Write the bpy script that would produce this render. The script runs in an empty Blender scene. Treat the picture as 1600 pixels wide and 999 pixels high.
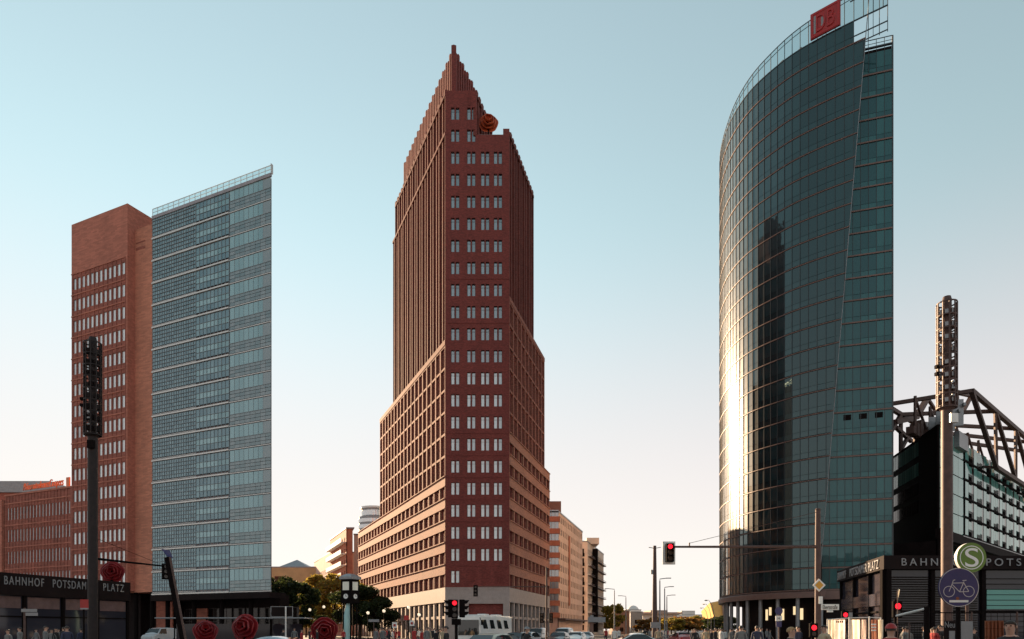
import bpy, bmesh, math, random
from mathutils import Vector, Matrix
random.seed(7)
R = math.radians
S = bpy.context.scene
COL = S.collection
F, CX, HZ, EYE = 1067.0, 800.0, 985.0, 1.6

# ------------------------------------------------------------------ camera
cd = bpy.data.cameras.new('camera'); cam = bpy.data.objects.new('camera', cd); COL.objects.link(cam)
cam.location = (0, 0, EYE); cam.rotation_euler = (R(90), 0, 0)
cd.sensor_width = 36; cd.sensor_fit = 'HORIZONTAL'; cd.lens = 36*F/1600
cd.shift_y = (HZ-499.5)/1600; cd.clip_start = .1; cd.clip_end = 9000
S.camera = cam
# ------------------------------------------------------------------ light
SUN_AZ, SUN_EL = -32.0, 14.0
w = bpy.data.worlds.new('World'); S.world = w; w.use_nodes = True
nt = w.node_tree; bg = nt.nodes['Background']
sky = nt.nodes.new('ShaderNodeTexSky'); sky.sky_type = 'NISHITA'; sky.sun_disc = False
sky.sun_elevation = R(SUN_EL); sky.sun_rotation = R(SUN_AZ)
sky.air_density = 1.0; sky.dust_density = 0.0; sky.ozone_density = 3.0; sky.altitude = 0
tint = nt.nodes.new('ShaderNodeMix'); tint.data_type = 'RGBA'; tint.blend_type = 'MULTIPLY'
tint.inputs[0].default_value = 1.0; tint.inputs[7].default_value = (1.160, 0.923, 0.607, 1)
gm = nt.nodes.new('ShaderNodeGamma'); gm.inputs[1].default_value = .8; hs_ = nt.nodes.new('ShaderNodeHueSaturation'); hs_.inputs['Saturation'].default_value = 1.0
nt.links.new(sky.outputs[0], gm.inputs[0]); nt.links.new(gm.outputs[0], hs_.inputs['Color']); nt.links.new(hs_.outputs[0], tint.inputs[6]); 
# pale autumn murk low in the sky, all round the horizon
tcw = nt.nodes.new('ShaderNodeTexCoord'); sx = nt.nodes.new('ShaderNodeSeparateXYZ'); nt.links.new(tcw.outputs['Generated'], sx.inputs[0])
rw = nt.nodes.new('ShaderNodeValToRGB'); rw.color_ramp.interpolation = 'EASE'
rw.color_ramp.elements[0].position = 0.0; rw.color_ramp.elements[0].color = (.6, .6, .6, 1)
rw.color_ramp.elements[1].position = .55; rw.color_ramp.elements[1].color = (0, 0, 0, 1)
e_ = rw.color_ramp.elements.new(.10); e_.color = (.58, .58, .58, 1); rw.color_ramp.elements[0].color = (.74, .74, .74, 1)
nt.links.new(sx.outputs[2], rw.inputs[0])
mw = nt.nodes.new('ShaderNodeMix'); mw.data_type = 'RGBA'; nt.links.new(rw.outputs[0], mw.inputs[0])
nt.links.new(tint.outputs[2], mw.inputs[6]); mw.inputs[7].default_value = (1.315, 0.560, 0.807, 1)
r2 = nt.nodes.new('ShaderNodeValToRGB'); r2.color_ramp.interpolation = 'EASE'; r2.color_ramp.elements[0].color = (.86, .86, .86, 1); r2.color_ramp.elements[1].position = .52; r2.color_ramp.elements[1].color = (0, 0, 0, 1)
nt.links.new(sx.outputs[2], r2.inputs[0])
m2 = nt.nodes.new('ShaderNodeMix'); m2.data_type = 'RGBA'; nt.links.new(r2.outputs[0], m2.inputs[0]); nt.links.new(mw.outputs[2], m2.inputs[6])
m2.inputs[7].default_value = (2.167, 2.092, 2.007, 1)
nt.links.new(m2.outputs[2], bg.inputs[0])
bg.inputs[1].default_value = 0.15
ld = bpy.data.lights.new('sun', 'SUN'); ld.energy = 5.0; ld.angle = R(.5); ld.color = (1, .69, .42)
sun = bpy.data.objects.new('sun', ld); COL.objects.link(sun)
sv = Vector((math.sin(R(SUN_AZ))*math.cos(R(SUN_EL)), math.cos(R(SUN_AZ))*math.cos(R(SUN_EL)), math.sin(R(SUN_EL))))
sun.rotation_euler = sv.to_track_quat('Z', 'Y').to_euler(); sun.location = (-60, 60, 160)
S.view_settings.view_transform = 'Standard'; S.view_settings.look = 'None'
S.view_settings.exposure = 1.65; S.view_settings.gamma = 1; S.view_settings.use_curve_mapping = False
S.cycles.use_denoising = True; S.cycles.max_bounces = 7; S.cycles.diffuse_bounces = 3; S.cycles.glossy_bounces = 4
S.cycles.transparent_max_bounces = 8; S.cycles.sample_clamp_indirect = 6; S.cycles.blur_glossy = 1.0
S.cycles.caustics_reflective = True

# ------------------------------------------------------------------ helpers
def X(px, Y): return (px-CX)*Y/F
def Z(py, Y): return EYE+(HZ-py)*Y/F
def P(px, py, Y): return Vector((X(px, Y), Y, Z(py, Y)))

def principled(m): return m.node_tree.nodes['Principled BSDF']
def mat(name, col, rough=.8, var=.25, scale=2.0, metal=0, stretch=None, bump=0, ior=None, fine=0, spec=None):
    m = bpy.data.materials.new(name); m.use_nodes = True; n = m.node_tree.nodes; l = m.node_tree.links
    b = principled(m); b.inputs['Roughness'].default_value = rough; b.inputs['Metallic'].default_value = metal
    if ior: b.inputs['IOR'].default_value = ior
    if spec is not None: b.inputs['Specular IOR Level'].default_value = spec
    c = (*col, 1)
    if var <= 0: b.inputs['Base Color'].default_value = c; return m
    tc = n.new('ShaderNodeTexCoord'); mp = n.new('ShaderNodeMapping')
    if stretch: mp.inputs['Scale'].default_value = stretch
    l.new(tc.outputs['Object'], mp.inputs[0])
    nz = n.new('ShaderNodeTexNoise'); nz.inputs['Scale'].default_value = scale; nz.inputs['Detail'].default_value = 6; nz.inputs['Roughness'].default_value = .65
    l.new(mp.outputs[0], nz.inputs[0])
    r = n.new('ShaderNodeValToRGB'); r.color_ramp.elements[0].position = .28; r.color_ramp.elements[1].position = .72
    r.color_ramp.elements[0].color = tuple(x*(1-var) for x in col)+(1,); r.color_ramp.elements[1].color = tuple(min(1, x*(1+var)) for x in col)+(1,)
    l.new(nz.outputs[0], r.inputs[0]); out = r.outputs[0]
    if fine:
        wn = n.new('ShaderNodeTexNoise'); wn.inputs['Scale'].default_value = 9; wn.inputs['Detail'].default_value = 2
        l.new(tc.outputs['Object'], wn.inputs[0])
        r2 = n.new('ShaderNodeValToRGB'); r2.color_ramp.elements[0].position = .3; r2.color_ramp.elements[1].position = .7
        a = 1-fine; r2.color_ramp.elements[0].color = (a, a, a, 1); a = 1+fine; r2.color_ramp.elements[1].color = (a, a, a, 1)
        l.new(wn.outputs[0], r2.inputs[0])
        mx = n.new('ShaderNodeMix'); mx.data_type = 'RGBA'; mx.blend_type = 'MULTIPLY'; mx.inputs[0].default_value = 1
        l.new(out, mx.inputs[6]); l.new(r2.outputs[0], mx.inputs[7]); out = mx.outputs[2]
    l.new(out, b.inputs['Base Color'])
    if bump:
        bp = n.new('ShaderNodeBump'); bp.inputs['Strength'].default_value = bump; bp.inputs['Distance'].default_value = .05
        l.new(nz.outputs[0], bp.inputs['Height']); l.new(bp.outputs[0], b.inputs['Normal'])
    return m
def brick(name, col, mortar, bw=.26, rh=.085, var=.35):
    """clinker brickwork: coursed bricks of mixed firing plus large weathering patches"""
    m = mat(name, col, .85, .16, .25, stretch=(1, 1, .35)); n = m.node_tree.nodes; l = m.node_tree.links; b = principled(m)
    src = b.inputs['Base Color'].links[0].from_socket
    tc = [x for x in n if x.type == 'TEX_COORD'][0]
    sep = n.new('ShaderNodeSeparateXYZ'); l.new(tc.outputs['Object'], sep.inputs[0])
    add = n.new('ShaderNodeMath'); add.operation = 'ADD'; l.new(sep.outputs[0], add.inputs[0]); l.new(sep.outputs[1], add.inputs[1])
    cmb = n.new('ShaderNodeCombineXYZ'); l.new(add.outputs[0], cmb.inputs[0]); l.new(sep.outputs[2], cmb.inputs[1])
    bt = n.new('ShaderNodeTexBrick'); l.new(cmb.outputs[0], bt.inputs[0])
    bt.inputs['Scale'].default_value = 1; bt.inputs['Brick Width'].default_value = bw; bt.inputs['Row Height'].default_value = rh
    bt.inputs['Mortar Size'].default_value = .006; a, c = 1-var, 1+var
    bt.inputs['Color1'].default_value = (a, a, a, 1); bt.inputs['Color2'].default_value = (c, c, c, 1); bt.inputs['Mortar'].default_value = (*mortar, 1)
    mx = n.new('ShaderNodeMix'); mx.data_type = 'RGBA'; mx.blend_type = 'MULTIPLY'; mx.inputs[0].default_value = 1
    l.new(src, mx.inputs[6]); l.new(bt.outputs[0], mx.inputs[7]); l.new(mx.outputs[2], b.inputs['Base Color'])
    return m
def glass(name, dark, light, ior=1.8, rough=.03, pos=.5, spread=.45, wob=0.0):
    """coated office glazing: each pane has its own blind/interior tone; pale glass adds reflected sky"""
    m = bpy.data.materials.new(name); m.use_nodes = True; n = m.node_tree.nodes; l = m.node_tree.links; b = principled(m)
    g = n.new('ShaderNodeNewGeometry'); r = n.new('ShaderNodeValToRGB')
    r.color_ramp.elements[0].position = max(0, pos-spread); r.color_ramp.elements[1].position = min(1, pos+spread)
    r.color_ramp.elements[0].color = (*dark, 1); r.color_ramp.elements[1].color = (*light, 1)
    l.new(g.outputs['Random Per Island'], r.inputs[0]); l.new(r.outputs[0], b.inputs['Base Color'])
    b.inputs['Roughness'].default_value = rough; b.inputs['IOR'].default_value = ior
    if wob:
        tc = n.new('ShaderNodeTexCoord'); nz = n.new('ShaderNodeTexNoise'); nz.inputs['Scale'].default_value = .9; nz.inputs['Detail'].default_value = 2
        l.new(tc.outputs['Object'], nz.inputs[0]); bp = n.new('ShaderNodeBump'); bp.inputs['Strength'].default_value = wob; bp.inputs['Distance'].default_value = .02
        l.new(nz.outputs[0], bp.inputs['Height']); l.new(bp.outputs[0], b.inputs['Normal'])
    return m
def clear_glass(name, tint=(.8, .92, .93), fac=.82):
    m = bpy.data.materials.new(name); m.use_nodes = True; n = m.node_tree.nodes; l = m.node_tree.links; b = principled(m)
    b.inputs['Base Color'].default_value = (.05, .07, .08, 1); b.inputs['Roughness'].default_value = .03
    t = n.new('ShaderNodeBsdfTransparent'); t.inputs[0].default_value = (*tint, 1)
    mx = n.new('ShaderNodeMixShader'); mx.inputs[0].default_value = fac
    l.new(b.outputs[0], mx.inputs[1]); l.new(t.outputs[0], mx.inputs[2]); l.new(mx.outputs[0], n['Material Output'].inputs[0])
    return m
def emit(name, col, st):
    m = bpy.data.materials.new(name); m.use_nodes = True; b = principled(m)
    b.inputs['Base Color'].default_value = (*col, 1); b.inputs['Emission Color'].default_value = (*col, 1); b.inputs['Emission Strength'].default_value = st
    return m

M = {}
M['klinker'] = brick('dark_red_clinker', (.18, .034, .027), (.75, .75, .75))
M['klinker_rib'] = brick('light_clinker_rib', (.165, .040, .030), (.8, .8, .8))
M['klinker_half_lit'] = brick('half_lit_clinker_rib', (.27, .092, .064), (.8, .8, .8))  # same brick, partly lightened for the light on the middle storeys
M['panel_brown'] = mat('brown_panel', (.13, .075, .07), .7, .3, 1.5)
M['klinker_lit'] = brick('lit_clinker_band', (.34, .14, .095), (.85, .85, .85))  # same brick lightened: warm light on the low storeys put into the colour
M['stone'] = mat('grey_granite', (.36, .285, .26), .7, .14, 1.5, fine=.12)
M['terra'] = brick('terracotta_tile', (.42, .145, .098), (.7, .7, .7), .5, .22, .16)
M['terra_dark'] = brick('terracotta_grid', (.29, .09, .064), (.7, .7, .7), .5, .22, .2)
M['win'] = glass('office_window', (.08, .11, .14), (.26, .31, .36), 2.6, .04)
M['win_side'] = glass('side_window', (.008, .003, .0025), (.030, .011, .009), 1.12, .25)
M['win_sky_pale'] = glass('sky_pale_window', (.40, .46, .50), (.70, .76, .79), 2.6, .05, .3, .35)  # reflected sky is put into the pane colour
M['frame'] = mat('dark_frame', (.04, .03, .03), .5, .2, 3)
M['black'] = mat('black_steel', (.008, .0055, .0055), .85, .3, 4, spec=.06)
M['steel'] = mat('brown_steel', (.10, .06, .052), .65, .25, 3, spec=.25)
M['grey_steel'] = mat('grey_steel', (.25, .25, .26), .45, .2, 3, metal=.4)
M['alu'] = mat('aluminium', (.62, .60, .58), .4, .12, 2, metal=.25)
M['ledge'] = mat('bronze_ledge', (.16, .088, .072), .5, .15, 1)
M['curtain'] = glass('curtain_glass', (.002, .007, .009), (.008, .024, .028), 1.7, .015, .5, .5, .12)
M['curtain_flat'] = glass('curtain_glass_teal', (.006, .045, .052), (.02, .095, .10), 1.5, .02, .5, .5, .12)
M['teal'] = glass('teal_pane', (.14, .25, .275), (.29, .44, .47), 2.0, .05, .5, .5)
M['teal_dark'] = glass('teal_louvre_pane', (.10, .175, .215), (.21, .32, .365), 1.9, .06, .5, .5)
M['spandrel'] = mat('grey_spandrel', (.30, .27, .29), .4, .15, 1)
M['night_clad'] = mat('near_black_cladding', (.007, .004, .004), .85, .3, .6, spec=.08)
M['terra_light'] = brick('light_terracotta', (.50, .195, .125), (.7, .7, .7), .5, .22, .16)
M['mull_pale'] = mat('pale_mullion', (.19, .22, .24), .45, .2, 3)
M['mull'] = mat('mullion', (.03, .035, .04), .4, .2, 3)
M['bounce_mirror'] = mat('bounce_mirror_glass', (.86, .80, .70), .10, 0, metal=.85)  # mirror panes added to throw sunlight onto the brick skyscraper
M['screen'] = clear_glass('clear_screen')
M['mint'] = glass('mint_glass', (.08, .23, .205), (.19, .41, .365), 1.4, .05, .5, .5)
M['dusk'] = glass('dusk_glass', (.005, .004, .004), (.035, .026, .024), 1.35, .08)
M['black_clad'] = mat('dark_cladding', (.014, .0085, .0085), .8, .35, .6, spec=.12)
M['red'] = mat('red_enamel', (.36, .009, .008), .35, .12, 3)
M['red_dark'] = mat('dark_red_panel', (.33, .012, .01), .45, .15, 3)
M['spandrel_glass'] = glass('spandrel_glass', (.15, .19, .205), (.26, .275, .285), 1.9, .05, .5, .5)
M['white'] = mat('white_paint', (.8, .8, .78), .45, .06, 3)
M['letter'] = mat('pale_letter', (.23, .23, .24), .4, .1, 3)
M['orange_letter'] = mat('orange_letter', (.62, .16, .05), .5, .1, 3)
M['rose'] = mat('red_petal', (.24, .012, .016), .42, .3, 1.2)
M['rose_top'] = mat('orange_petal', (.52, .085, .025), .5, .3, 1.2)
M['asphalt'] = mat('asphalt', (.05, .05, .052), .85, .25, .8, fine=.2)
M['paving'] = mat('granite_paving', (.22, .21, .20), .8, .2, 1.2, fine=.15)
M['ground'] = mat('city_ground', (.14, .13, .115), .9, .3, .02)
M['paintw'] = mat('road_paint', (.75, .75, .72), .7, .15, 4)

principled(M['mint']).inputs['Specular Tint'].default_value = (.6, 1, .92, 1)
for k_ in ('teal', 'teal_dark', 'spandrel_glass'): principled(M[k_]).inputs['Specular Tint'].default_value = (.70, .95, 1, 1)
for k_ in ('curtain', 'curtain_flat'): principled(M[k_]).inputs['Specular Tint'].default_value = (.62, .93, .95, 1); principled(M[k_]).inputs['Coat Weight'].default_value = .6; principled(M[k_]).inputs['Coat Roughness'].default_value = .32; principled(M[k_]).inputs['Coat IOR'].default_value = 1.4
# -- object bookkeeping
def tag(o, label=None, cat=None, group=None, kind=None):
    if label: o['label'] = label
    if cat: o['category'] = cat
    if group: o['group'] = group
    if kind: o['kind'] = kind
    return o
def thing(name, loc, label, cat, group=None, rz=0):
    o = bpy.data.objects.new(name, None); COL.objects.link(o); o.empty_display_size = .2
    o.location = loc; o.rotation_euler = (0, 0, rz)
    return tag(o, label, cat, group)
def wloc(o):
    v = Vector((0, 0, 0))
    while o: v += Vector(o.location); o = o.parent
    return v
class MB:
    def __init__(s): s.v = []; s.f = []; s.mi = []; s.sm = []
    def face(s, pts, mi=0, sm=False):
        n = len(s.v); s.v += [tuple(p) for p in pts]; s.f.append(tuple(range(n, n+len(pts)))); s.mi.append(mi); s.sm.append(sm)
    def grid(s, rows, mi=0, sm=True, close=False):
        n = len(s.v); k = len(rows[0])
        for r in rows: s.v += [tuple(p) for p in r]
        for i in range(len(rows)-1):
            for j in range(k if close else k-1):
                j2 = (j+1) % k
                s.f.append((n+i*k+j, n+i*k+j2, n+(i+1)*k+j2, n+(i+1)*k+j)); s.mi.append(mi); s.sm.append(sm)
    def hexa(s, c, mi=0):
        n = len(s.v); s.v += [tuple(p) for p in c]
        for q in ((0, 3, 2, 1), (4, 5, 6, 7), (0, 1, 5, 4), (1, 2, 6, 5), (2, 3, 7, 6), (3, 0, 4, 7)):
            s.f.append(tuple(n+i for i in q)); s.mi.append(mi); s.sm.append(False)
    def box(s, c, d, rz=0, mi=0):
        ca, sa = math.cos(rz), math.sin(rz); o = []
        for z in (-.5, .5):
            for x, y in ((-.5, -.5), (.5, -.5), (.5, .5), (-.5, .5)):
                x2, y2 = x*d[0], y*d[1]
                o.append((c[0]+x2*ca-y2*sa, c[1]+x2*sa+y2*ca, c[2]+z*d[2]))
        s.hexa(o, mi)
    def prism(s, poly, z0, z1, mi=0):
        a = sum(poly[i][0]*poly[(i+1) % len(poly)][1]-poly[(i+1) % len(poly)][0]*poly[i][1] for i in range(len(poly)))
        if a < 0: poly = poly[::-1]
        k = len(poly); n = len(s.v)
        s.v += [(p[0], p[1], z0) for p in poly]+[(p[0], p[1], z1) for p in poly]
        s.f.append(tuple(range(n+k-1, n-1, -1))); s.f.append(tuple(range(n+k, n+2*k))); s.mi += [mi, mi]; s.sm += [False, False]
        for i in range(k):
            j = (i+1) % k; s.f.append((n+i, n+j, n+k+j, n+k+i)); s.mi.append(mi); s.sm.append(False)
    def bar(s, a, b, w, h=None, mi=0, up=(0, 0, 1)):
        a, b = Vector(a), Vector(b); h = h or w; d = (b-a).normalized(); u = Vector(up)
        if abs(d.dot(u)) > .98: u = Vector((0, 1, 0))
        x = d.cross(u).normalized()*w/2; y = x.cross(d).normalized()*h/2
        s.hexa([a-x-y, a+x-y, a+x+y, a-x+y, b-x-y, b+x-y, b+x+y, b-x+y], mi)
    def tube(s, path, r, n=10, mi=0, cap=True):
        path = [Vector(p) for p in path]; rs = r if isinstance(r, (list, tuple)) else [r]*len(path); rows = []
        ref = None
        for i, p in enumerate(path):
            d = (path[min(i+1, len(path)-1)]-path[max(i-1, 0)]).normalized()
            if ref is None: ref = Vector((1, 0, 0)) if abs(d.x) < .9 else Vector((0, 1, 0))
            x = (ref-d*ref.dot(d)).normalized(); ref = x; y = d.cross(x)
            rows.append([p+(x*math.cos(2*math.pi*k/n)+y*math.sin(2*math.pi*k/n))*rs[i] for k in range(n)])
        s.grid(rows, mi, True, True)
        if cap: s.face(rows[0][::-1], mi); s.face(rows[-1], mi)
    def disc(s, c, nrm, r, n=28, mi=0, r0=0, up=(0, 0, 1)):
        c, nn = Vector(c), Vector(nrm).normalized(); y = Vector(up); y = (y-nn*y.dot(nn)).normalized(); x = y.cross(nn)
        pt = lambda a, q: c+(x*math.cos(a)+y*math.sin(a))*q
        if r0 <= 0: s.face([pt(2*math.pi*k/n, r) for k in range(n)], mi)
        else:
            for k in range(n):
                a, b = 2*math.pi*k/n, 2*math.pi*(k+1)/n
                s.face([pt(a, r0), pt(a, r), pt(b, r), pt(b, r0)], mi)
    def sphere(s, c, r, mi=0, n=12, m=8, sc=(1, 1, 1)):
        rows = []
        for i in range(m+1):
            t = math.pi*i/m
            rows.append([(c[0]+r*sc[0]*math.sin(t)*math.cos(2*math.pi*k/n), c[1]+r*sc[1]*math.sin(t)*math.sin(2*math.pi*k/n), c[2]+r*sc[2]*math.cos(t)) for k in range(n)])
        s.grid(rows, mi, True, True)
    def build(s, name, mats, parent=None, label=None, kind=None, bevel=0):
        o = bpy.data.objects.new(name, s.mesh(name, mats, wloc(parent) if parent else Vector((0, 0, 0)))); COL.objects.link(o)
        if parent: o.parent = parent
        if label: o['label'] = label
        if kind: o['kind'] = kind
        if bevel:
            b = o.modifiers.new('bevel', 'BEVEL'); b.width = bevel; b.segments = 2; b.limit_method = 'ANGLE'
        return o
    def mesh(s, name, mats, off=Vector((0, 0, 0))):
        me = bpy.data.meshes.new(name); me.from_pydata([(x-off.x, y-off.y, z-off.z) for x, y, z in s.v], [], s.f)
        for m in (mats if isinstance(mats, (list, tuple)) else [mats]): me.materials.append(M[m] if isinstance(m, str) else m)
        me.polygons.foreach_set('material_index', s.mi); me.polygons.foreach_set('use_smooth', s.sm); me.update()
        return me
def copy_tree(o, parent=None):
    c = o.copy(); COL.objects.link(c)
    if parent: c.parent = parent
    for ch in o.children: copy_tree(ch, c)
    return c

class Fr:
    """a vertical facade: u along it, d outward, z up"""
    def __init__(s, p0, p1, flip=False):
        s.p = Vector(p0).to_2d(); q = Vector(p1).to_2d()-s.p; s.L = q.length; s.u = q/s.L
        s.n = Vector((s.u.y, -s.u.x))
        if flip: s.n = -s.n
        s.flip = flip
    def pt(s, u, d, z): q = s.p+s.u*u+s.n*d; return Vector((q.x, q.y, z))
    def at(s, px, d=0):
        k = (px-CX)/F; o = s.p+s.n*d
        return (k*o.y-o.x)/(s.u.x-k*s.u.y)
    def box(s, mb, u0, u1, d0, d1, z0, z1, mi=0):
        c = [s.pt(u0, d1, z0), s.pt(u1, d1, z0), s.pt(u1, d0, z0), s.pt(u0, d0, z0), s.pt(u0, d1, z1), s.pt(u1, d1, z1), s.pt(u1, d0, z1), s.pt(u0, d0, z1)]
        if s.flip: c = [c[1], c[0], c[3], c[2], c[5], c[4], c[7], c[6]]
        mb.hexa(c, mi)
    def quad(s, mb, u0, u1, d, z0, z1, mi=0, jit=0):
        j = [random.uniform(-jit, jit) for _ in range(4)]
        c = [s.pt(u0, d+j[0], z0), s.pt(u1, d+j[1], z0), s.pt(u1, d+j[2], z1), s.pt(u0, d+j[0]+j[2]-j[1], z1)]
        mb.face(c[::-1] if s.flip else c, mi)
    def holes(s, mb, u0, u1, z0, z1, hs, dep, mi=0, d=0):
        r4 = lambda v: round(v, 4)
        us = sorted({r4(u0), r4(u1), *[r4(h[0]) for h in hs], *[r4(h[1]) for h in hs]}); zs = sorted({r4(z0), r4(z1), *[r4(h[2]) for h in hs], *[r4(h[3]) for h in hs]})
        hit = set(); ui = {v: i for i, v in enumerate(us)}; zi = {v: i for i, v in enumerate(zs)}
        for h in hs:
            for i in range(ui[r4(h[0])], ui[r4(h[1])]):
                for j in range(zi[r4(h[2])], zi[r4(h[3])]): hit.add((i, j))
        for j in range(len(zs)-1):
            i = 0
            while i < len(us)-1:
                if (i, j) in hit: i += 1; continue
                k = i
                while k+1 < len(us)-1 and (k+1, j) not in hit: k += 1
                s.quad(mb, us[i], us[k+1], d, zs[j], zs[j+1], mi); i = k+1
        for a, b, c, e in [h[:4] for h in hs]:
            q = [(a, c), (b, c), (b, e), (a, e)]
            for i in range(4):
                (ua, za), (ub, zb) = q[i], q[(i+1) % 4]
                mb.face([s.pt(ua, d, za), s.pt(ua, d-dep, za), s.pt(ub, d-dep, zb), s.pt(ub, d, zb)], mi)
def win_geo(mb, fr, u0, u1, z0, z1, d, panes=1, fw=.06, trans=None, gl=1):
    """one window: frame bars (slot 0) and its panes (slot 1)"""
    w = (u1-u0)/panes
    for i in range(panes):
        fr.quad(mb, u0+i*w+fw/2, u0+(i+1)*w-fw/2, d, z0+fw/2, z1-fw/2, gl, .004)
    if fw:
        for i in range(panes+1):
            a = u0 if i == 0 else u1-fw if i == panes else u0+i*w-fw/2
            fr.box(mb, a, a+fw, d-.02, d+.05, z0, z1, 0)
        fr.box(mb, u0+fw, u1-fw, d-.02, d+.045, z0, z0+fw, 0); fr.box(mb, u0+fw, u1-fw, d-.02, d+.045, z1-fw, z1, 0)
        if trans: fr.box(mb, u0+fw, u1-fw, d-.02, d+.04, trans, trans+fw*.8, 0)
def windows(parent, specs, mats, cap=100):
    """specs: (fr,u0,u1,z0,z1,d,panes,fw,trans); the `cap` largest in the photo one by one, the rest as one mass"""
    def size(sp):
        c = sp[0].pt((sp[1]+sp[2])/2, 0, 0); v = Vector((-c.x, -c.y)).normalized()
        return (sp[2]-sp[1])*(sp[4]-sp[3])*max(.05, abs(v.dot(sp[0].n)))/(c.y*c.y)
    sp2 = sorted(specs, key=size, reverse=True); lim = cap if len(sp2) <= cap else cap-1
    for sp in sp2[:lim]:
        mb = MB(); win_geo(mb, *sp); mb.build('window', mats, parent)
    if sp2[lim:]:
        mb = MB()
        for sp in sp2[lim:]: win_geo(mb, *sp)
        mb.build('window', mats, parent, kind='stuff')
def offset(poly, offs):
    poly = [Vector(p).to_2d() for p in poly]; k = len(poly); a = sum(poly[i].x*poly[(i+1) % k].y-poly[(i+1) % k].x*poly[i].y for i in range(k)); sg = 1 if a > 0 else -1
    L = []
    for i in range(k):
        p, q = poly[i], poly[(i+1) % k]; d = (q-p).normalized(); n = Vector((-d.y, d.x))*sg; L.append((p+n*offs[i], d))
    o = []
    for i in range(k):
        (p, d), (q, e) = L[i-1], L[i]; c = d.x*e.y-d.y*e.x; t = ((q-p).x*e.y-(q-p).y*e.x)/c; o.append(p+d*t)
    return o
def text(body, fr, u0, u1, z0, z1, d, m, parent, name='lettering', depth=.04, space=1.0, shear=0, skewz=0):
    """letters cut out of sheet, fitted to u0..u1 / z0..z1 on a facade"""
    c = bpy.data.curves.new('t', 'FONT'); c.body = body; c.extrude = .02; c.space_character = space; c.shear = shear
    o = bpy.data.objects.new('t', c); COL.objects.link(o); bpy.context.view_layer.update()
    me = bpy.data.meshes.new_from_object(o.evaluated_get(bpy.context.evaluated_depsgraph_get())); bpy.data.objects.remove(o); bpy.data.curves.remove(c)
    xs = [v.co.x for v in me.vertices]; ys = [v.co.y for v in me.vertices]; a, b, e, g = min(xs), max(xs), min(ys), max(ys)
    off = wloc(parent) if parent else Vector((0, 0, 0))
    for v in me.vertices:
        t = (v.co.x-a)/(b-a); u = u0+(u1-u0)*t if not fr.flip else u1-(u1-u0)*t
        z = z0+(z1-z0)*(v.co.y-e)/(g-e)+skewz*t
        v.co = fr.pt(u, d+(depth if v.co.z > 0 else 0), z)-off
    me.name = name; me.materials.clear(); me.materials.append(M[m] if isinstance(m, str) else m)
    r = bpy.data.objects.new(name, me); COL.objects.link(r)
    if parent: r.parent = parent
    return r
# ================================================================== ground
mb = MB(); mb.face([(-4000, -800, 0), (4000, -800, 0), (4000, 6000, 0), (-4000, 6000, 0)]); tag(mb.build('ground', 'ground'), kind='structure')
mb = MB()
mb.face([(-60, 42, .004), (75, 42, .004), (75, 96, .004), (-60, 96, .004)])
tag(mb.build('plaza_road', 'asphalt'), kind='structure')
def strip(fr, u0, u1, d0, d1, z): return [fr.pt(u0, d0, z), fr.pt(u1, d0, z), fr.pt(u1, d1, z), fr.pt(u0, d1, z)]
L0 = Vector((X(695.5, 113), 113)); R0 = Vector((X(796, 113), 113))
DL = Vector((-.4074, .9133)); DR = Vector((.2630, .9648))
KL = Fr(L0, L0+DL*71.3, flip=True); KR = Fr(R0, R0+DR*31.8); KF = Fr(L0, R0)
mb = MB(); mb.face(strip(KL, -18, 600, 6, 26, .008)); tag(mb.build('street', 'asphalt'), kind='structure')
mb = MB(); mb.face(strip(KR, -18, 900, 7, 33, .008)); tag(mb.build('street', 'asphalt'), kind='structure')
mb = MB(); KR.box(mb, -10, 500, 18.5, 21.5, 0, .13); tag(mb.build('median_strip', 'paving'), kind='structure')
for (a, b, c, d) in ((-60, 34, 8, 42), (-60, 96, -38, 104)):
    mb = MB(); mb.box(((a+c)/2, (b+d)/2, .06), (c-a, d-b, .13)); tag(mb.build('pavement', 'paving'), kind='structure')
mb = MB(); mb.box((44, 27, .06), (66, 30, .13)); tag(mb.build('pavement', 'paving'), kind='structure')
mb = MB()
for k in range(9):
    mb.face([(-55+k*13, 66, .012), (-51+k*13, 66, .012), (-51+k*13, 66.15, .012), (-55+k*13, 66.15, .012)])
for k in range(60):
    mb.face(strip(KR, -6+k*9, -2+k*9, 12.9, 13.05, .016)); mb.face(strip(KR, -6+k*9, -2+k*9, 27, 27.15, .016))
tag(mb.build('lane_marking', 'paintw'), kind='structure')

# ================================================================== brick skyscraper
FL = 3.65
zk = lambda k: 8.7+FL*k
t = thing('skyscraper', (L0.x+5, 125, 0), 'tall dark red brick skyscraper with a pointed stepped top, in the middle of the picture', 'skyscraper')
KT = t
def qd(l, r, *o): return offset([L0, R0, R0+DR*r, L0+DL*l], o)
core = MB()
core.prism(qd(71.3, 31.8, .55, .55, .3, .55), 0, 26.9)
def strip_r(r, w, o): return offset([R0-Vector((w, 0)), R0, R0+DR*r, R0+DR*r-Vector((w, 0))], [.55, o, .3, 0])
core.prism(strip_r(31.8, 9, .57), 26.9, 34.3)
core.prism(qd(46.8, 26.8, .57, .60, .3, .57), 26.9, 49.6); core.prism(strip_r(26.8, 9, .62), 49.6, 56.9)
core.prism(qd(35, 17.3, .59, .64, .3, .59), 49.6, 84)
FT = L0+Vector((5.2, 0))
core.prism(offset([L0, FT, FT+DR*9, L0+DL*33], [.61, .3, .3, .61]), 84, 90.4)
core.build('wall', 'klinker', t)
M['brown_glass'] = glass('brown_glass', (.05, .02, .015), (.12, .04, .03), 1.4, .1)
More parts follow.
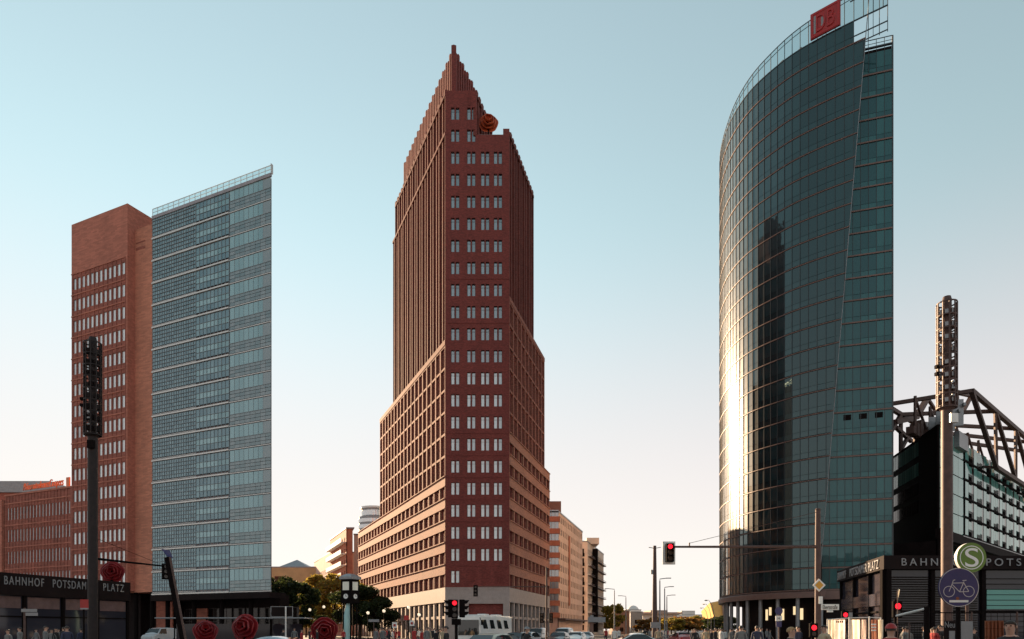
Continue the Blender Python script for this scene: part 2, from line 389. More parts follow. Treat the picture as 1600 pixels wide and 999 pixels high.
# --- shady front wall with its pairs of lights
cols = [1.0, 3.66, 5.96, 8.08]
fw_specs = []; holes = []
for k in range(22):
    for ci, c in enumerate(cols):
        if (k == 0 and ci) or (k >= 20 and ci > 1): continue
        z = zk(k)+.75
        for a in (0, .78): holes.append((c+a-.02, c+a+.56, z, z+2.0))
        fw_specs.append((c, z))
KFW = MB(); W = KF.L
KF.holes(KFW, 0, W, 8.7, 82.0, [h for h in holes if h[3] < 82.0], .38)
KF.holes(KFW, 0, 5.2, 82.0, 90.4, [h for h in holes if h[3] > 82.0], .38); KF.quad(KFW, 5.2, W, 0, 82.0, 83.3)
KF.box(KFW, 0, 5.2, -.4, -.002, 90.4, 90.9); KF.box(KFW, W-1.05, W, -.9, 0, 83.3, 84.6); KF.box(KFW, 5.2, W-1.05, -.4, 0, 83.3, 83.6)
for k in (0, 1, 2, 3, 4, 5, 6, 11, 13): KF.box(KFW, 0, W, 0, .06, zk(k)-.12+FL-.0, zk(k)+FL)
for k in range(4): KF.box(KFW, 3.9+k*1.3, 4.1+k*1.3, 0, .10, 88.4, 90.9) if k < 1 else None
# relief panels low on the wall
for (c) in (4.0, 6.2, 8.4):
    for i in range(3): KF.box(KFW, c+i*.45, c+i*.45+.18, 0, .08, 9.4+.2*(i % 2), 11.4-.3*(i % 2))
    KF.box(KFW, c-.1, c+1.2, 0, .05, 11.5, 11.62)
KFW.build('wall', 'klinker', t)
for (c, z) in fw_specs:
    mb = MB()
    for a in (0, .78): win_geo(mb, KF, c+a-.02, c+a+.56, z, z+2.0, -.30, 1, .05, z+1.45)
    mb.build('window', ['frame', 'win_sky_pale' if z < 45 else 'win'], t)  # lower windows paler: reflection of the bright low sky put into the colour
# --- side facades
side_w = []
def ribs(mb, fr, u0, u1, z0, z1, pitch, w, sp_h, k0, dep=.42, floors=20):
    n = int((u1-u0)/pitch); pitch = (u1-u0)/n
    for i in range(n+1):
        a = u0+i*pitch; fr.box(mb, max(u0, a-w/2), min(u1, a+w/2), -.6, 0 if i % 2 == 0 else -.08, z0, z1, 1)
    for k in range(k0, k0+floors):
        z = zk(k)
        if z > z1-1: break
        if z+.1 > z0-.1: fr.box(mb, u0, u1, -.6, -dep, max(z0, z-sp_h/2), min(z1, z+sp_h/2), 0)
        for i in range(n):
            a = u0+i*pitch
            if z+sp_h/2+1.9 < z1: side_w.append((fr, a+w/2+.06, a+pitch-w/2-.06, z+sp_h/2, z+FL-sp_h/2, -.50, 2, .06, None))
def lattice(mb, fr, u0, u1, k0, k1, pitch):
    n = int((u1-u0)/pitch); pitch = (u1-u0)/n
    for i in range(n+1):
        a = u0+i*pitch; fr.box(mb, max(u0, a-.24), min(u1, a+.24), -.6, 0, zk(k0), zk(k1), 1)
        if i < n: fr.box(mb, a+pitch/2-.1, a+pitch/2+.1, -.6, -.16, zk(k0), zk(k1), 0)
    for k in range(k0, k1+1):
        z = zk(k); fr.box(mb, u0, u1, -.6, -.03, z-.32, z+.05, 1); fr.box(mb, u0, u1, -.6, -.30, max(z-.9, zk(k0)-.4), z-.32, 0)
        if k < k1:
            for i in range(n):
                a = u0+i*pitch
                for q in (0, 1): side_w.append((fr, a+.28+q*(pitch/2-.16), a+pitch/2-.14+q*(pitch/2-.16), z+.05, z+2.72, -.48, 1, .05, None))
def banded(mb, fr, u0, u1, k0, k1, pitch=3.05):
    n = int((u1-u0)/pitch); pitch = (u1-u0)/n
    for k in range(k0, k1):
        z = zk(k); fr.box(mb, u0, u1, -.6, 0, z+2.25, z+FL+.1, 1); fr.box(mb, u0, u1, -.3, .16, z+FL+.10, z+FL+.24, 1); fr.box(mb, u0, u1, 0, .07, z+2.15, z+2.25, 1)
        for i in range(n+1):
            a = u0+i*pitch; fr.box(mb, max(u0, a-.24), min(u1, a+.24), -.6, -.02, z+.1, z+2.25, 1)
            if i < n:
                for q in (1, 2):
                    c = a+pitch*q/3; fr.box(mb, c-.10, c+.10, -.6, -.16, z+.1, z+2.25, 0)
                for q in range(3):
                    side_w.append((fr, a+pitch*q/3+(.24 if q == 0 else .12), a+pitch*(q+1)/3-(.24 if q == 2 else .12), z+.2, z+2.25, -.46, 1, .05, None))
mb = MB(); banded(mb, KL, 0, 71.3, 0, 5); mb.build('facade', ['klinker', 'klinker_lit'], t)
mb = MB(); lattice(mb, KL, 0, 46.8, 5, 11, 2.5); KL.box(mb, 0, 46.8, -.6, .05, zk(11), 49.7, 1); mb.build('facade', ['klinker', 'klinker_half_lit'], t)
mb = MB(); ribs(mb, KL, 0, 35, 49.0, 84, 1.6, .38, 1.5, 11)
KL.box(mb, 0, 35, -.6, .06, 83.6, 84.1, 1); mb.build('facade', ['klinker', 'klinker_rib'], t)
mb = MB(); ribs(mb, KL, 0, 33, 84.1, 90.4, 1.6, .38, 1.5, 20, .5); KL.box(mb, 0, 33, -.6, .05, 90.1, 90.5, 1)
for i in range(22): KL.box(mb, i*1.53, i*1.53+.75, -.5, .05, 90.5, 91.1, 1)
mb.build('facade', ['klinker', 'klinker_rib'], t)
mb = MB(); banded(mb, KR, 0, 31.8, 0, 7); mb.build('facade', ['klinker', 'klinker_lit'], t)
mb = MB(); lattice(mb, KR, 0, 26.8, 7, 13, 2.5); KR.box(mb, 0, 26.8, -.6, .05, zk(13), 56.9, 1); mb.build('facade', ['klinker', 'klinker_half_lit'], t)
mb = MB(); ribs(mb, KR, 0, 17.3, 56.2, 84, 1.6, .38, 1.5, 13); KR.box(mb, 0, 17.3, -.6, .06, 83.6, 84.1, 1)
for i in range(12): KR.box(mb, .9+i*1.4, .9+i*1.4+.7, -.5, .03, 84.1, 84.65, 1)
mb.build('facade', ['klinker', 'klinker_rib'], t)
KQ = Fr(FT, FT+DR*9)
mb = MB(); ribs(mb, KQ, 0, 9, 83.6, 90.4, 1.5, .5, 1.5, 20, .5); KQ.box(mb, 0, 9, -.6, .04, 90.1, 90.5, 1)
for i in range(6): KQ.box(mb, .1+i*1.5, .85+i*1.5, -.5, .04, 90.5, 91.1, 1)
mb.build('facade', ['klinker', 'klinker_rib'], t)
# pointed crown: an open screen of ribs round a wedge
A = Vector((X(709, 113.9), 113.9)); CA = Fr(A, A+DL*33, flip=True); DC = Vector((.336, .942)); CB = Fr(A, A+DC*20); CBL = CB.at(746)
mb = MB(); mb.prism(offset([A, A+DC*CBL, A+DL*33], [.2, .2, .2]), 90.4, 98.6)
for fr, L in ((CA, 33), (CB, CBL)):
    n = int(L/.98)
    for i in range(n): fr.box(mb, i*.98, i*.98+.5, -.45, 0, 90.4, 98.8 if i % 2 else 99.3, 1)
mb.build('crown', ['klinker', 'klinker'], t)
windows(t, side_w, ['klinker', 'win_side'], cap=19)
# stone ground storeys
mb = MB()
KF.holes(mb, 0, W, 0, 8.7, [(3.9, 9.6, 0, 6.0)], 3.0); KF.box(mb, 0, W, 0, .08, 8.45, 8.7)
for fr, L in ((KL, 71.3), (KR, 31.8)):
    fr.box(mb, 0, L, -.6, 0, 6.3, 8.7); n = int(L/3.05)
    for i in range(n+1):
        a = i*L/n; fr.box(mb, max(0, a-.36), min(L, a+.36), -.6, 0, 0, 6.3)
    fr.box(mb, 0, L, -.6, -.12, 3.5, 3.95); fr.box(mb, 0, L, -.3, .12, 6.25, 6.42)
mb.build('stone_base', 'stone', t)
for fr, L in ((KL, 71.3), (KR, 31.8)):
    n = int(L/3.05)
    for i in range(n):
        mb = MB()
        for z0, z1 in ((.4, 3.5), (3.95, 6.25)): fr.quad(mb, i*L/n+.4, (i+1)*L/n-.4, -.45, z0, z1, 0, .004)
        mb.build('shop_window', 'dusk', t)
mb = MB(); KF.quad(mb, 3.9, 9.6, -2.98, 3.2, 6.0, 0); mb.build('portal_wall', 'brown_glass', t)
mb = MB()
for i in range(4): win_geo(mb, KF, 4.0+i*1.4, 5.3+i*1.4, .02, 3.15, -2.9, 2, .07)
mb.build('entrance_door', ['frame', 'dusk'], t)
mb = MB()
for z in (84.0,): mb.prism(offset([FT, R0, R0+DR*17, FT+DR*17], [.6, .7, .5, .2]), 84, 84.06)
mb.build('terrace', 'stone', t)

# giant rose sculptures
def rose(loc, r, face, m, label, lift=0, group='giant rose sculptures'):
    f = Vector(face).normalized(); up = Vector((0, 0, 1)); x = f.cross(up).normalized(); y = x.cross(f)
    o = thing('rose_sculpture', loc, label, 'sculpture', group)
    c = Vector(loc)+Vector((0, 0, r*1.02+lift))
    for ring, (n, rad, tilt, ph) in enumerate(((6, 1.0, .62, 0), (5, .78, .36, .5), (4, .55, .16, .2), (3, .32, .05, .9))):
        mb = MB()
        for k in range(n):
            a0 = ph+2*math.pi*k/n; rows = []
            for i in range(7):
                t1 = i/6; row = []
                for j in range(9):
                    s1 = j/4-1; a = a0+s1*(.62+.12*t1)*(2*math.pi/n)*.95
                    wid = math.sin(min(1, t1*1.15+.12)*math.pi*.62)
                    rr = r*rad*wid*(1-.10*abs(s1)**2*t1)+.05*r*t1*math.sin(5*a+ring)
                    dd = r*(.55*t1*(1-tilt*t1*1.25)+.16*ring-.35-.08*abs(s1)**3*t1)
                    row.append(c+x*(rr*math.cos(a))+y*(rr*math.sin(a))+f*dd)
                rows.append(row)
            mb.grid(rows)
        p = mb.build('petal_ring', m, o); so = p.modifiers.new('s', 'SOLIDIFY'); so.thickness = .03*r
    mb = MB(); mb.sphere(c-f*.25*r, r*.34); mb.build('flower_core', 'black', o)
    mb = MB(); b = Vector(loc); mb.tube([b, b+Vector((0, 0, r*.5)), c-f*.35*r], [r*.12, r*.09, r*.08], 8); mb.build('stem', 'black', o)
    return o
rose((X(763, 115), 115, 84.06), 1.68, (.05, -1, .12), 'rose_top', 'giant orange-red rose perched on the roof terrace of the brick skyscraper', 1.45)

# ================================================================== glass and brick office tower on the left
GL = Vector((X(238.5, 110.5), 110.5)); GR = Vector((X(424, 100), 100)); G = Fr(GL, GR); gd = G.u; gb = Vector((-G.n.x, -G.n.y))
t = thing('office_tower', (-50, 112, 0), 'office tower with a bluish glass front and a brick slab at its left', 'office tower')
topL, topR = 68.2, 68.2; ZB = Z(925, 100); NF = 17; fh = (68.2-ZB)/NF
gs = Vector((-.62, .785))
mb = MB(); mb.prism([GL+gb*.25, GR+gb*.25-gd*.2, GR+gs*14, GL+gb*16], ZB, 68.0); mb.build('core', 'spandrel', t)
Lg = G.L
for k in range(NF):
    z = ZB+k*fh; mb = MB(); rnd = random.Random(k)
    sp = .62
    # left zone: fine louvred panes
    nx = 18; a0, a1 = .1, Lg*.39
    for i in range(nx):
        for j in range(5):
            h = (fh-sp)/5; u = a0+i*(a1-a0)/nx
            G.quad(mb, u+.05, u+(a1-a0)/nx-.05, .06, z+sp+j*h+.06, z+sp+(j+1)*h-.04, 1, .004)
    nx = 9; a0, a1 = Lg*.39+.05, Lg*.67
    for i in range(nx):
        for j, (h0, h1) in enumerate(((0, .32), (.32, .62), (.62, 1))):
            h = fh-sp; u = a0+i*(a1-a0)/nx
            G.quad(mb, u+.04, u+(a1-a0)/nx-.04, .06, z+sp+h0*h+.04, z+sp+h1*h-.04, 0 if j == 1 else 1, .004)
    nx = 7; a0, a1 = Lg*.67+.12, Lg-.05
    for i in range(8):
        for q in range(3): h_ = .44*fh/3; G.quad(mb, a0+i*(a1-a0)/8+.02, a0+(i+1)*(a1-a0)/8-.02, .05, z+.28+q*h_+.03, z+.28+(q+1)*h_-.03, 2, .004)
    G.quad(mb, a1-1.5, a1, .07, z+.28+.44*fh, z+fh-.02, 2)
    for i in range(nx):
        u = a0+i*(a1-1.5-a0)/nx
        G.quad(mb, u+.04, u+(a1-1.5-a0)/nx-.04, .06, z+.28+.44*fh, z+fh-.02, 0, .004)
    mb.build('glass_band', ['teal', 'teal_dark', 'spandrel_glass'], t)
    mb = MB(); G.box(mb, 0, Lg*.67, -.05, .24, z+.06, z+.28); G.box(mb, Lg*.67, Lg, -.05, .12, z+.08, z+.2); G.box(mb, 0, Lg*.39, .02, .10, z+.42, z+.50)
    mb.build('floor_band', 'alu', t)
mb = MB()
for i in range(19): u = .1+i*(Lg*.39-.1)/18; G.box(mb, u-.035, u+.035, 0, .12, ZB, 68)
for i in range(10): u = Lg*.39+.05+i*(Lg*.28-.05)/9; G.box(mb, u-.03, u+.03, 0, .12, ZB, 68)
G.box(mb, Lg*.67, Lg*.67+.05, 0, .1, ZB, 68)
for k in range(NF):
    for i in range(1, 8): u = Lg*.67+.12+i*(Lg*.33-1.67)/7; G.box(mb, u-.02, u+.02, 0, .08, ZB+k*fh+.28+.44*fh, ZB+k*fh+fh)
for k in range(NF):
    for j in range(1, 5): z = ZB+k*fh+.62+j*(fh-.62)/5; G.box(mb, 0, Lg*.39, .04, .16, z-.02, z+.05)
    for j in (.32, .62): z = ZB+k*fh+.62+j*(fh-.62); G.box(mb, Lg*.39, Lg*.67, .04, .12, z-.02, z+.04)
    z = ZB+k*fh+.26+.44*fh; G.box(mb, Lg*.67, Lg, .04, .1, z-.05, z+.03)
mb.build('mullion', 'mull_pale', t)
mb = MB(); G.box(mb, 0, Lg, -.1, .2, 68.0, 68.5); mb.build('cornice', 'spandrel', t)
mb = MB()
for i in range(22): u = i*Lg/21; G.box(mb, u-.03, u+.03, -.02, .04, 68.5, 69.7)
G.box(mb, 0, Lg, -.02, .04, 69.65, 69.75); G.box(mb, 0, Lg, -.02, .04, 69.1, 69.15); G.box(mb, Lg-.05, Lg+.05, -.3, .1, 68.5, 69.9)
mb.build('roof_railing', 'alu', t)
mb = MB(); G.quad(mb, 0, Lg, 0, 68.5, 69.65); mb.build('glass_parapet', 'screen', t)
# narrow brick wall
N0 = GL-gd*5.95; NW = Fr(N0, GL)
mb = MB(); mb.prism([N0, GL, GL+gb*14, N0+gb*14], 7.8, 67.4)
mb.build('wall', 'terra_light', t)
mb = MB(); NW.box(mb, 2.0, 4.2, 0, .03, 63.9, 64.3); NW.box(mb, 2.0, 4.2, 0, .03, 65.0, 65.2); mb.build('vent_grille', 'terra_dark', t)
# brick slab
B1 = Vector((-62.5, 111.0)); B0 = B1-gd*14.2; SL = Fr(B0, B1); BL = SL.L
ZS = 71.0; hs = []; spec = []
nfl = 15; s0 = 8.0; sh = 3.62
pw = BL/12.6
for k in range(nfl):
    for i in range(12):
        u = .5+i*1.12; z = s0+k*sh+1.0; hs.append((u, u+.74, z, z+1.95)); spec.append((SL, u, u+.74, z, z+1.95, -.14, 1, 0, None))
ztop = s0+nfl*sh
mb = MB(); SL.holes(mb, 0, BL, s0, ztop, hs, .16)
for k in range(nfl+1): SL.box(mb, 0, BL-.5, 0, .10, s0+k*sh+.02, s0+k*sh+.20, 1)
for i in range(13): SL.box(mb, .24+i*1.12, .40+i*1.12, 0, .08, s0, ztop, 0)
mb.build('wall', ['terra_dark', 'terra'], t)
mb = MB(); SL.box(mb, 0, BL, -12, -.02, ztop, ZS); SL.box(mb, 0, BL, -12, -.35, s0, ztop); SL.box(mb, 0, BL, -.02, .0, ztop+.2, ZS); SL.box(mb, BL-.5, BL, -.35, .012, s0, ztop+.2)
mb.build('wall', 'terra', t)
windows(t, spec, ['frame', 'win_sky_pale'], cap=100)
# open ground storey
for u, d, z in ((2, -1.2, ZB), (8, -1.2, ZB), (14, -1.2, ZB), (20, -1.2, ZB), (-4.9, -.7, 7.8), (-1, -.7, 7.8)):
    mb = MB(); c = G.pt(u, d, 0); mb.tube([c, (c.x, c.y, z)], .35, 14); mb.build('column', 'black', t)
mb = MB(); G.box(mb, -26, Lg-4, -8, -6, 0, ZB-.05); G.box(mb, -26, -6.2, -5.9, -2.5, 0, 7.9); G.box(mb, -6.0, -.2, -5.9, -4.3, 0, 7.75); G.box(mb, 0, Lg, -3, .35, ZB-.9, ZB-.02); mb.build('lobby_wall', 'black_clad', t)
mb = MB()
for i in range(9): win_geo(mb, G, i*2.8+.2, i*2.8+2.7, .3, 5.2, -5.9, 2, .1, 3.0)
mb.build('lobby_window', ['frame', 'dusk'], t)
mb = MB(); G.box(mb, -4.3, -.4, -4.2, -4, 0, 7.6); G.box(mb, 3, 6.2, -5.5, -5.3, 0, 5.2); mb.build('lobby_wall', 'terra', t)

# lower brick wing
t = thing('brick_wing', (-80, 118, 0), 'low brick office wing with rows of narrow windows and lettering on its roof edge', 'office building')
WG1 = Vector((X(115, 117.5), 117.5)); WG0 = WG1-gd*30; WG = Fr(WG0, WG1); WL = WG.L; ua = WG.at(8)
hs = []; spec = []; zt = Z(762, 117.5); wh = 4.0
for k in range(5):
    for i in range(20):
        u = ua+.7+i*(WL-ua-1.2)/20; z = zt-1.4-(k+1)*wh+1.0; hs.append((u, u+.5, z, z+2.2)); spec.append((WG, u, u+.5, z, z+2.2, -.14, 1, 0, None))
zb = zt-1.4-5*wh
mb = MB(); WG.holes(mb, ua, WL, zb, zt, hs, .16)
for k in range(6): WG.box(mb, ua, WL, 0, .12, zt-1.4-k*wh-.1, zt-1.4-k*wh+.1, 1)
for i in range(21): u = ua+.36+i*(WL-ua-1.2)/20; WG.box(mb, u, u+.16, 0, .08, zb, zt, 0)
WG.box(mb, WL-.5, WL-.02, 0, .2, zb, zt, 0); WG.box(mb, ua, WL, -.4, .15, zt, zt+.3, 1); WG.box(mb, ua, WL, -10, -.32, 0, zt-.1)
WG.box(mb, ua, WL, -.32, 0, 0, zb)
mb.build('wall', ['terra_dark', 'terra'], t)
windows(t, spec, ['frame', 'win_sky_pale'])
mb = MB(); WG.box(mb, 0, ua-.35, -10, .4, 0, zt-.6); mb.build('wall', 'terra', t)
u0, u1 = WG.at(28), WG.at(91)
text('PricewaterhouseCoopers', WG, u0, u1, zt+.55, zt+2.3, -1, 'orange_letter', t, 'roof_sign', .15, .9, .3)
mb = MB(); WG.box(mb, WG.at(96), WG.at(101), -1, -.8, zt+.5, zt+2.2); mb.build('sign_panel', 'orange_letter', t)
mb = MB(); WG.box(mb, u0, u1, -1.02, -.9, zt+.3, zt+.42)
for i in range(9): WG.box(mb, u0+i*(u1-u0)/8-.04, u0+i*(u1-u0)/8+.04, -1.02, -.9, zt, zt+.5)
mb.build('sign_bracket', 'steel', t)
t = thing('rear_building', (-112, 150, 0), 'grey flat roofed building just showing over the low brick wing at the left edge', 'office building')
mb = MB(); mb.box((-112, 154, 15.5), (26, 16, 31)); mb.build('wall', 'terra_dark', t)
mb = MB(); mb.box((-112, 154, 32.2), (27, 17, 2.4)); mb.build('roof', 'grey_steel', t)

# ================================================================== curved glass tower
def spline(pts, n=16):
    o = []; pts = [Vector(p) for p in pts]
    pts = [pts[0]*2-pts[1]]+pts+[pts[-1]*2-pts[-2]]
    for i in range(1, len(pts)-2):
        p0, p1, p2, p3 = pts[i-1:i+3]
        for k in range(n):
            q = k/n; o.append(.5*((2*p1)+(p2-p0)*q+(2*p0-5*p1+4*p2-p3)*q*q+(3*p1-p0-3*p2+p3)*q**3))
    o.append(pts[-2]); return o
raw = spline([(55.6, 102.3), (52.2, 104.8), (48.8, 107.5), (45.6, 110.6), (43.3, 114.0), (41.5, 117.6), (40.45, 121.7), (40.1, 126.2), (40.45, 131), (41.7, 137), (44.8, 144.5), (50, 151.5), (57, 158), (64, 163), (73, 168)])  # tower scaled down about the camera to a nearer depth; rear end drawn out, unseen, to shade the truss building's side wall
acc = [0]
for a, b in zip(raw, raw[1:]): acc.append(acc[-1]+(b-a).length)
def cv(u):
    if u <= 0: return raw[0]+(raw[0]-raw[1]).normalized()*-u
    for i in range(len(raw)-1):
        if acc[i+1] >= u: return raw[i].lerp(raw[i+1], (u-acc[i])/(acc[i+1]-acc[i]))
    return raw[-1]
CL = acc[-1]
def u_px(px):
    best = min(range(600), key=lambda i: abs(cv(i*.02).x/cv(i*.02).y-(px-CX)/F)); return best*.02
# slanted free edge of the curved skin
uE0, uE1 = u_px(1290), u_px(1331); zE0, zE1 = Z(790, 107.0), Z(310, 104.8)
u_edge = lambda z: max(-.6, uE0+(uE1-uE0)*(z-zE0)/(zE1-zE0))
def nrm(u): d = (cv(u+.05)-cv(u-.05)).normalized(); return Vector((-d.y, d.x))*-1
if nrm(8).dot(Vector((0, -1))) < 0:
    _n = nrm
    def nrm(u): return -_n(u)
def cp(u, d, z): q = cv(u)+nrm(u)*d; return Vector((q.x, q.y, z))
t = thing('glass_tower', (56, 135, 0), 'tall glass office tower with a curved front and a red sign on its roof screen', 'skyscraper')
GZ0, GZ1 = 7.9, 94.9; NS = 25; sh = (GZ1-GZ0)/NS; PWd = 1.32
npan = int(CL/PWd); ux = [CL*i/npan for i in range(npan+1)]
fl0 = Vector((X(1284, 108.4), 108.4)); fl1 = Vector((X(1394.5, 105.4), 105.4)); FT2 = Fr(fl0, fl1); ZF1 = Z(68, 105.4)
# dark core behind the skins, unseen rear deepened to shade the truss building
cpoly = [cv(u)-nrm(u)*.35 for u in [ux[i] for i in range(7, npan+1, 2)]]+[Vector((80, 160)), Vector((fl1.x-.03, fl1.y+.25)), Vector((fl0.x+.0, fl0.y+.3))]
mb = MB(); mb.prism(cpoly, GZ0-.2, ZF1-.15); mb.build('core', 'black_clad', t)
cpo2 = [cv(u)-nrm(u)*.12 for u in [uE1-.28, uE1+.6, uE1+1.8]+[ux[i] for i in range(5, npan+1, 1)]]+[Vector((76, 160)), Vector((cv(ux[4]).x+2.5, cv(ux[4]).y+9))]
mb = MB(); mb.prism(cpo2, ZF1-.15, GZ1-.1); mb.build('core', 'black_clad', t)
rn = random.Random(3)
for k in range(NS):
    z0, z1 = GZ0+k*sh, GZ0+(k+1)*sh; mb = MB()
    for i in range(npan):
        a, b = ux[i], ux[i+1]; e0, e1 = u_edge(z0), u_edge(z1)
        if k == NS-1: e0 = e1 = uE1-.3
        if b <= min(e0, e1)+.05: continue
        a0, a1 = max(a, min(e0, b-.02)), max(a, min(e1, b-.02)); j = [rn.uniform(-.007, .007) for _ in range(3)]
        for (s0, s1) in ((.30, 1.15), (1.2, sh-.02)):
            q0 = a0+(a1-a0)*s0/sh; q1 = a0+(a1-a0)*s1/sh
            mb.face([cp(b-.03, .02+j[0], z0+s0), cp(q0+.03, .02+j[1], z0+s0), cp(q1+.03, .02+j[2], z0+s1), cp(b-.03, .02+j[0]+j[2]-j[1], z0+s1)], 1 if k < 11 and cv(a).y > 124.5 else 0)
    mb.build('glass_band', ['curtain', 'bounce_mirror'], t)
    mb = MB(); rows = []
    us = [u_edge(z0)]+[u for u in ux if u > u_edge(z0)+.2]
    for u in us: rows.append([cp(u, .0, z0), cp(u, .13, z0+.05), cp(u, .13, z0+.18), cp(u, 0, z0+.22)])
    mb.grid(rows, 0, False); mb.build('floor_ledge', 'ledge', t)
mb = MB()
for i in range(npan+1):
    u = ux[i]; zt = GZ1
    if u < u_edge(GZ0)+.05:
        if u < .2: continue
        if u < uE1-.3: zt = 91.3
        zs = GZ0+(zE1-zE0)*0+max(0, zE0+(u-uE0)*(zE1-zE0)/(uE1-uE0)-GZ0)
    else: zs = GZ0
    n2 = nrm(u); d2 = Vector((-n2.y, n2.x))*.035; c = cv(u)
    mb.hexa([(c.x+sx*d2.x+n2.x*dd, c.y+sx*d2.y+n2.y*dd, z) for z in (zs, zt) for sx, dd in ((-1, 0), (1, 0), (1, .11), (-1, .11))])
mb.build('mullion', 'mull', t)
# open blade along the slanted edge
mb = MB(); pts = [cp(u_edge(GZ0+i*4.2), .02, GZ0+i*4.2) for i in range(24)]
for a, b in zip(pts, pts[1:]): mb.bar(a, b, .06, .16)
mb.build('edge_fin', 'grey_steel', t)
# flat front
LF = FT2.L; npf = 9
for k in range(NS+1):
    z0 = GZ0+k*sh; z1 = min(ZF1, z0+sh)
    if z1-z0 < 1: continue
    mb = MB()
    for i in range(npf):
        for s0, s1 in ((.28, 1.0), (1.05, z1-z0-.03)):
            FT2.quad(mb, i*LF/npf+.03, (i+1)*LF/npf-.03, .02, z0+s0, z0+s1, 0, .006)
    mb.build('glass_band', 'curtain_flat', t)
    mb = MB(); FT2.box(mb, 0, LF, 0, .16, z0, z0+.22); mb.build('floor_ledge', 'ledge', t)
mb = MB()
for i in range(npf+1): u = i*LF/npf; FT2.box(mb, max(0, u-.03), min(LF, u+.03), 0, .09, GZ0, ZF1)
FT2.box(mb, LF-.07, LF+.12, -.35, .1, GZ0, ZF1+1.2); mb.build('mullion', 'mull', t)
mb = MB()
zz = GZ0+(round((Z(647, 105.6)-GZ0)/sh)-0)*sh-.95
for i in (2, 4, 6): FT2.box(mb, i*LF/9+.9, i*LF/9+2.0, .03, .06, zz-.2, zz+.65)
mb.build('vent_flap', 'black', t)
mb = MB(); FT2.box(mb, 4.2, LF, -.2, .12, ZF1-.05, ZF1+.15)
for i in range(6): u = 4.4+i*(LF-4.4)/5; FT2.box(mb, u-.04, u+.04, -.04, .04, ZF1, ZF1+1.25)
FT2.box(mb, 4.2, LF, -.04, .04, ZF1+1.2, ZF1+1.3); FT2.box(mb, 4.2, LF, -.03, .03, ZF1+.6, ZF1+.66); mb.build('roof_railing', 'mull', t)
# roof screen
zsc = lambda u: GZ1+.9+3.9*max(0, 1-max(u, 0)/31)**.75
usc = [u for u in ux if u < 40.5]; usc = [-.6]+usc
mb = MB()
for a, b in zip(usc, usc[1:]): mb.face([cp(b, 0, GZ1), cp(a, 0, GZ1), cp(a, 0, zsc(a)), cp(b, 0, zsc(b))])
mb.build('roof_screen', 'screen', t)
mb = MB()
for i, u in enumerate(usc):
    n2 = nrm(u); c = cv(u); z = zsc(u)
    mb.bar((c.x, c.y, GZ1), (c.x, c.y, z), .09, .09)
for fz, r in (((lambda u: zsc(u)), .1), ((lambda u: zsc(u)-.75), .07), ((lambda u: GZ1+.05), .16)):
    for a, b in zip(usc, usc[1:]):
        p, q = cv(a), cv(b); mb.bar((p.x, p.y, fz(a)), (q.x, q.y, fz(b)), r, r)
mb.bar(tuple(cp(uE1-.3, 0, 91.3)), tuple(cp(-.6, 0, 91.3)), .12)
for u in (-.6, .5, 2.0):
    p = cv(u); mb.bar((p.x, p.y, 91.0), (p.x, p.y, zsc(u)+2.5), .08)
for z in (92.6, 98.2):
    p, q = cv(-.6), cv(4.5); mb.bar((p.x, p.y, z), (q.x, q.y, z), .13)
mb.build('screen_frame', 'mull', t)
for i in range(6):
    u = 9+i*3.6; p = cp(u, -1.9, 0)
    mb = MB(); mb.box((p.x, p.y, GZ1+.7), (1.2, 1.0, 1.1+.3*(i % 3)), .4); mb.build('roof_plant', 'mull_pale', t)
# sign
ua, ub = u_px(1268), u_px(1314); pa, pb = cp(ua, .35, 0), cp(ub, .35, 0); SG = Fr((pa.x, pa.y), (pb.x, pb.y))
sz0, sz1 = 95.1, 99.1
mb = MB(); SG.box(mb, 0, SG.L, -.15, .15, sz0, sz1); SG.box(mb, .5, .85, .15, .17, sz0+.6, sz1-.6, 1); SG.box(mb, 1.6, 2.1, .15, .17, sz0+1.3, sz1-1.3, 1); sgo = mb.build('sign', ['red_dark', 'letter'], t)
mb = MB(); e = .28
SG.box(mb, .12, SG.L-.12, .15, .2, sz1-.12-e, sz1-.12); SG.box(mb, .12, SG.L-.12, .15, .2, sz0+.12, sz0+.12+e)
SG.box(mb, .12, .12+e, .15, .2, sz0+.12+e, sz1-.12-e); SG.box(mb, SG.L-.12-e, SG.L-.12, .15, .2, sz0+.12+e, sz1-.12-e)
mb.build('sign_border', 'red', sgo)
o = text('DB', SG, .85, SG.L-.85, sz0+.7, sz1-.7, .16, 'red', sgo, 'sign_lettering', .12)
# base
mb = MB(); rows = []
for u in [x for x in ux if x > uE0-1]: rows.append([cp(u, -.4, GZ0-1.1), cp(u, .3, GZ0-1.1), cp(u, .3, GZ0-.25), cp(u, .02, GZ0-.05)])
mb.grid(rows, 0, False); FT2.box(mb, 0, LF, -.4, .2, GZ0-1.4, GZ0-.05); mb.build('soffit_band', 'ledge', t)
for i in range(9):
    mb = MB(); p = cp(uE0+1+i*3.8, -1.0, 0); mb.tube([(p.x, p.y, 0), (p.x, p.y, GZ0-.9)], .33, 14); mb.build('column', 'grey_steel', t)
mb = MB(); mb.prism([cv(u)-nrm(u)*4.2 for u in ux[8::4]]+[Vector((78, 158)), Vector((fl1.x-1, fl1.y+5))], 0, GZ0-.3); FT2.box(mb, .5, LF, -5, -.5, 0, GZ0-1.4); mb.build('lobby_wall', 'black_clad', t)
M['lobby_glow'] = emit('lobby_light', (1, .75, .42), .3)
mb = MB()
